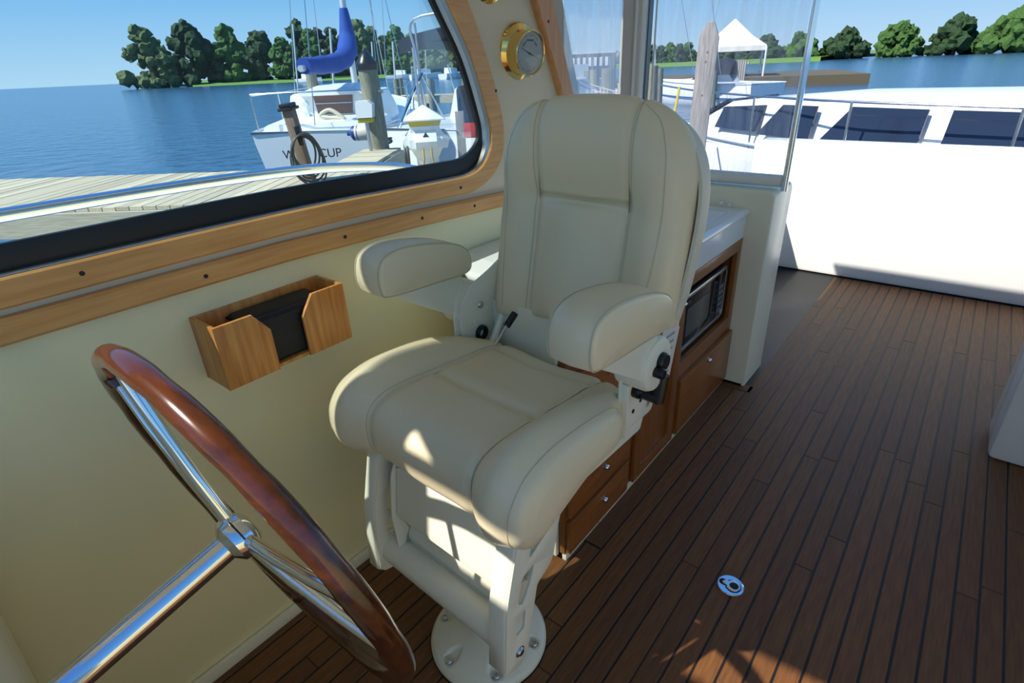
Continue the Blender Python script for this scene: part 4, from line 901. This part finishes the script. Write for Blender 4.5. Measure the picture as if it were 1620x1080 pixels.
for (px_, py_, d_, dr, ln, lab) in ((1130, 238, 9.3, (.08, -.05, 1), .50, 'white fender hanging upright on the cruiser side, nearer the grey post'), (1149, 238, 9.2, (.10, -.05, 1), .50, 'ribbed white fender hanging upright on the cruiser side, farther from the grey post'), (1105, 217, 9.3, (1, .1, .25), .34, 'white fender lying sideways against the cruiser bow beside the grey post')):
    fender(at(px_, py_, d_), dr, ln, .078, lab)
# mid-distance motorboat, pilings, tent
m0 = at(1046, 130, 30); mb = empty('motorboat', (m0.x+6*cos(radians(-22)), m0.y+6*sin(radians(-22)), WZ), radians(158), 'white open motorboat with raked windscreen beyond the grey post', 'boat')
hull_parts(mb, 6.2, 2.2, .85, tw=.9, bowrise=.2, stripe=STRIPE)
loftbox(mb, 'foredeck', [(2.2, .95, .85, .8, 1.0), (5.6, .3, .2, .9, .95)], BOATW)
b = bmesh.new(); grid(b, [[Vector((3.2, y, 1.0)), Vector((2.6, y*.9, 1.38))] for y in lin(-.85, .85, 7)]); r_ = bmesh.ops.extrude_face_region(b, geom=list(b.faces)); bmesh.ops.translate(b, vec=(.03, 0, .02), verts=[v for v in r_['geom'] if isinstance(v, bmesh.types.BMVert)]); bm_obj('windscreen', b, TINT, mb, smooth=False)
tt = at(1155, 100, 46); te = empty('tent', (tt.x, tt.y, .6), radians(20), 'white peaked marquee tent beyond the marina', 'tent')
b = bmesh.new(); h = 2.1; grid(b, [[Vector((sx*f*h, sy*f*h, z)) for sx, sy in ((1, 1), (-1, 1), (-1, -1), (1, -1))] for f, z in ((1, .98), (1, 1.28), (.55, 1.92), (.02, 2.95))], cv=True); bm_obj('canopy', b, CANVASW, te, autos=25)
for sx in (-1, 1):
    for sy in (-1, 1): stick('leg', [(sx*h, sy*h, -.6), (sx*h, sy*h, 1.2)], .06, BOATW, parent=te)
b = bmesh.new(); box(b, -8, 8, -4, 8, -1.2, -.55); tag(bm_obj('quay', b, BANK, te, smooth=False))
for (px_, y0_, y1_, d_, r, lab) in ((1033, 185, 104, 15, .13, 'grey piling just right of the corner post, dark top'), (1044, 165, 108, 17, .10, 'thinner grey piling behind the piling by the corner post'), (1130, 150, 112, 20, .12, 'grey piling between the grey post and the tent'), (930, 160, 112, 17, .11, 'leftmost grey piling behind the side curtain'), (941, 165, 110, 15, .12, 'second grey piling from the left behind the side curtain'), (963, 165, 108, 13, .15, 'thick brownish piling behind the side curtain near the corner post')):
    piling(at(px_, y0_, d_), at(px_, y1_, d_), r, lab, None)
rl = at(1140, 120, 30); rw = empty('pier_fence', (rl.x, rl.y, .2), radians(-18), 'grey slatted pier fence under the tent', 'fence')
for k in range(22):
    b = bmesh.new(); box(b, -1.1+.11*k, -1.02+.11*k, -.02, .02, 0, .95); bm_obj('slat', b, GREYB, rw, smooth=False)
b = bmesh.new(); box(b, -1.2, 1.4, .021, .06, .8, .9); bm_obj('fence_rail', b, GREYB, rw, smooth=False)
b = bmesh.new(); box(b, -1.3, 1.5, -.4, .8, -1.6, -.01); bm_obj('fence_base', b, BANK, rw, smooth=False)
cb = at(1134, 100, 26); cv_ = empty('covered_dinghy', (cb.x, cb.y, .45), radians(-10), 'boat under a dark blue tarpaulin left of the tent leg', 'boat')
b = bmesh.new(); grid(b, [[Vector((x, y*w_, h_*(1-y*y)+.25)) for y in lin(-1, 1, 7)] for x, w_, h_ in ((-.8, .15, .2), (-.5, .4, .35), (0, .5, .55), (.5, .45, .6), (.8, .3, .5))]); bm_obj('tarpaulin', b, NAVY, cv_)
b = bmesh.new(); grid(b, [[Vector((x, y*w_, .26*abs(y))) for y in lin(-1, 1, 7)] for x, w_ in ((-.85, .1), (-.5, .4), (0, .5), (.5, .46), (.8, .35))]); bm_obj('hull', b, BOATW, cv_)
stick('trestle', [(0, 0, -2), (0, 0, .1)], .1, GREYP, parent=cv_)
# far boats and sheds along the shore
def far_boat(px_, py_, d_, L, lab, m=None, ang=20, cab=True, grp=None):
    q = at(px_, py_, d_); e = empty('far_boat', (q.x, q.y, WZ), radians(ang), lab, 'boat', grp)
    hull_parts(e, L, L*.33, L*.11+.2, tw=.9, bowrise=.3, m=m)
    if cab: loftbox(e, 'cabin', [(L*.25, L*.12, L*.1, L*.11+.15, L*.24+.3), (L*.6, L*.11, L*.08, L*.11+.15, L*.22+.3)], BOATW)
far_boat(935, 110, 40, 6, 'white boat with small cabin far behind the side curtain, left of the pilings', ang=150)
far_boat(985, 122, 34, 5, 'low white boat behind the side curtain next to the corner post', ang=10, cab=False)
for i, (px_, d_, a) in enumerate(((470, 150, 20), (612, 130, 40), (650, 120, 70), (700, 110, 100), (745, 100, 60))):
    far_boat(px_, 118, d_, 6.5, 'tiny white boat along the far shore, %s from the left in the window' % ('first', 'second', 'third', 'fourth', 'fifth')[i], ang=a, grp='boats along the far shore')
for i, (px_, y1_, d_, w_) in enumerate(((463, 38, 45, .06), (522, 45, 55, .10), (588, 66, 70, .09), (621, 66, 40, .06), (672, 60, 60, .05), (740, 70, 50, .05), (1035, 60, 60, .12))):
    q0, q1 = at(px_+2, 122, d_), at(px_, y1_, d_)
    stick('distant_mast', [(q0.x, q0.y, -.5), q1], w_, MAST, 'thin bare mast at a distant mooring, %s mast from the left' % ('first', 'second', 'third', 'fourth', 'fifth', 'sixth', 'seventh')[i], 'mast', 'bare distant masts', 6)
for i, (xa, xb, d_) in enumerate(((489, 510, 20), (575, 603, 22), (582, 596, 30), (601, 611, 24), (1068, 1098, 24), (1150, 1113, 25), (1118, 1140, 24), (1125, 1133, 26))):
    q0, q1 = at(xb, 118, d_), at(xa, -60, d_)
    if px_ > 0: stick('rigging_wire', [q0, q1], .012, PIPE, 'thin rigging wire slanting across the sky, %s from the left' % ('first', 'second', 'third', 'fourth', 'fifth', 'sixth', 'seventh', 'eighth')[i], 'wire', 'rigging wires', 5)
stick('mooring_line', cat([at(905, 118, 12), at(930, 132, 11.5), at(985, 148, 11)], 4, False), .012, ROPE, 'pale mooring line sagging behind the side curtain, upper one', 'rope')
stick('mooring_line', cat([at(905, 120, 12), at(925, 138, 11.5), at(985, 156, 11)], 4, False), .012, ROPE, 'pale mooring line sagging behind the side curtain, lower one', 'rope')
stick('yellow_line', [at(983, 112, 10), at(976, 165, 9.8), Vector((at(974, 175, 9.8).x, at(974, 175, 9.8).y, -.6))], .014, YELL, 'slanting yellow rope just left of the corner post', 'rope')
stick('yellow_line', [at(988, 104, 10), at(990, 165, 9.8), Vector((at(990, 175, 9.8).x, at(990, 175, 9.8).y, -.6))], .014, YELL, 'upright yellow rope nearest the corner post', 'rope')
stick('yellow_line', [at(1075, 138, 8), at(1063, 200, 7.6)], .016, YELL, 'slanting yellow rope left of the grey wooden post', 'rope')
ws = at(930, 95, 70); we = empty('dark_building', (ws.x, ws.y, 0), radians(25), 'dark blue waterfront building with a row of pale windows', 'building')
b = bmesh.new(); box(b, -2.6, 3.0, -2, 2, -1.6, 2.1); bm_obj('wall', b, mat('blue_siding', srgb(66, 74, 104), .8), we, smooth=False)
b = bmesh.new(); box(b, -2.8, 3.2, -2.2, 2.2, 2.1, 2.3); bm_obj('roof', b, BOATG, we, smooth=False)
for k in range(8):
    b = bmesh.new(); box(b, -2.1+.6*k, -1.8+.6*k, -2.06, -1.99, .9, 1.75); bm_obj('window', b, BOATW, we, smooth=False)
for px_, w_, d_, nm in ((622, 12, 215, 'grey house among the trees on the far shore'), ):
    q = at(px_, 100, d_); he = empty('house', (q.x, q.y, .5), radians(55), nm, 'house')
    b = bmesh.new(); box(b, -3, 3, -2.5, 2.5, -1, 3.4); bm_obj('wall', b, mat('grey_siding', srgb(150, 152, 154), .8), he, smooth=False)
    b = bmesh.new(); grid(b, [[Vector((x, -2.9, 3.3)), Vector((x, 0, 5.2)), Vector((x, 2.9, 3.3))] for x in (-3.3, 3.3)], cv=True, cap=True); bm_obj('roof', b, mat('slate', srgb(96, 104, 112), .8), he, smooth=False)
    for k in (-1, 1):
        b = bmesh.new(); box(b, k*1.4-.5, k*1.4+.5, -2.56, -2.49, 1.2, 2.4); bm_obj('window', b, TINT, he, smooth=False)
# trees
ORD = ['first', 'second', 'third', 'fourth', 'fifth', 'sixth', 'seventh', 'eighth', 'ninth', 'tenth', 'eleventh', 'twelfth', 'thirteenth', 'fourteenth', 'fifteenth', 'sixteenth', 'seventeenth', 'eighteenth', 'nineteenth', 'twentieth', 'twenty-first', 'twenty-second', 'twenty-third', 'twenty-fourth', 'twenty-fifth', 'twenty-sixth', 'twenty-seventh', 'twenty-eighth']
def tree(px_, top, d_, wpx, lm, lab, grp=None):
    sc = d_/983; q = at(px_, 112, d_); H = q.z+(112-top)*sc; Wd = wpx*sc
    e = empty('tree', (q.x, q.y, .1), R_.uniform(0, 6), lab, 'tree', grp)
    b = bmesh.new(); tube(b, [(0, 0, -1.5), (0, 0, H*.5)], Wd*.04, 7); bm_obj('trunk', b, BROWNP, e)
    b = bmesh.new()
    for k in range(70):
        a = R_.uniform(0, 6.28); f = R_.random()**.5; zz = R_.uniform(.02, 1); wr = (1-.8*max(0, zz-.4)/.6)
        t2 = bmesh.new(); bmesh.ops.create_icosphere(t2, subdivisions=2, radius=1)
        rs = Wd*R_.uniform(.075, .15)
        for v in t2.verts: v.co *= rs*(1+R_.uniform(-.4, .35))
        merge(b, t2, Matrix.Translation((Wd*.5*f*wr*cos(a), Wd*.5*f*wr*sin(a), max(H*(.05+.93*zz)-rs*.7, rs*.4))))
    tag(bm_obj('crown', b, lm, e, smooth=False), kind='stuff')
KIND = ('dark leafy tree', 'bright green tree', 'olive green tree', 'purple brown tree')
TREES = [(240, 58, 195, 70, 2), (310, 52, 195, 70, 0), (370, 54, 195, 60, 1), (420, 60, 195, 60, 0), (452, 66, 190, 44, 1), (480, 45, 205, 52, 0), (497, 56, 185, 44, 1), (512, 54, 215, 44, 3), (534, 53, 200, 42, 0), (552, 60, 215, 40, 3), (572, 43, 195, 60, 2), (594, 52, 200, 44, 2), (612, 62, 210, 40, 0), (632, 50, 185, 44, 1), (656, 60, 195, 44, 2), (684, 74, 165, 60, 2), (718, 76, 170, 56, 2), (752, 76, 170, 56, 1)]
for i, (px_, top, d_, wpx, k) in enumerate(TREES):
    tree(px_, top, d_, wpx, LEAF[k], KIND[k]+' on the far shore, %s tree from the left in the window' % ORD[i])
TREES = [(897, 86, 190, 30, 3), (985, 84, 190, 24, 0), (1030, 77, 165, 26, 0), (1044, 78, 160, 24, 0), (1058, 74, 160, 26, 1), (1072, 75, 160, 24, 0), (1086, 73, 165, 26, 1), (1125, 74, 165, 40, 0), (1165, 70, 165, 44, 0), (1205, 66, 160, 50, 0), (1260, 62, 160, 50, 1), (1330, 60, 160, 60, 0), (1410, 54, 160, 60, 1), (1500, 50, 160, 60, 0), (1590, 44, 160, 70, 1)]
for i, (px_, top, d_, wpx, k) in enumerate(TREES):
    tree(px_, top, d_, wpx, LEAF[k], 'low '+KIND[k]+' on the shore astern, %s from the left beyond the curtains' % ORD[i])
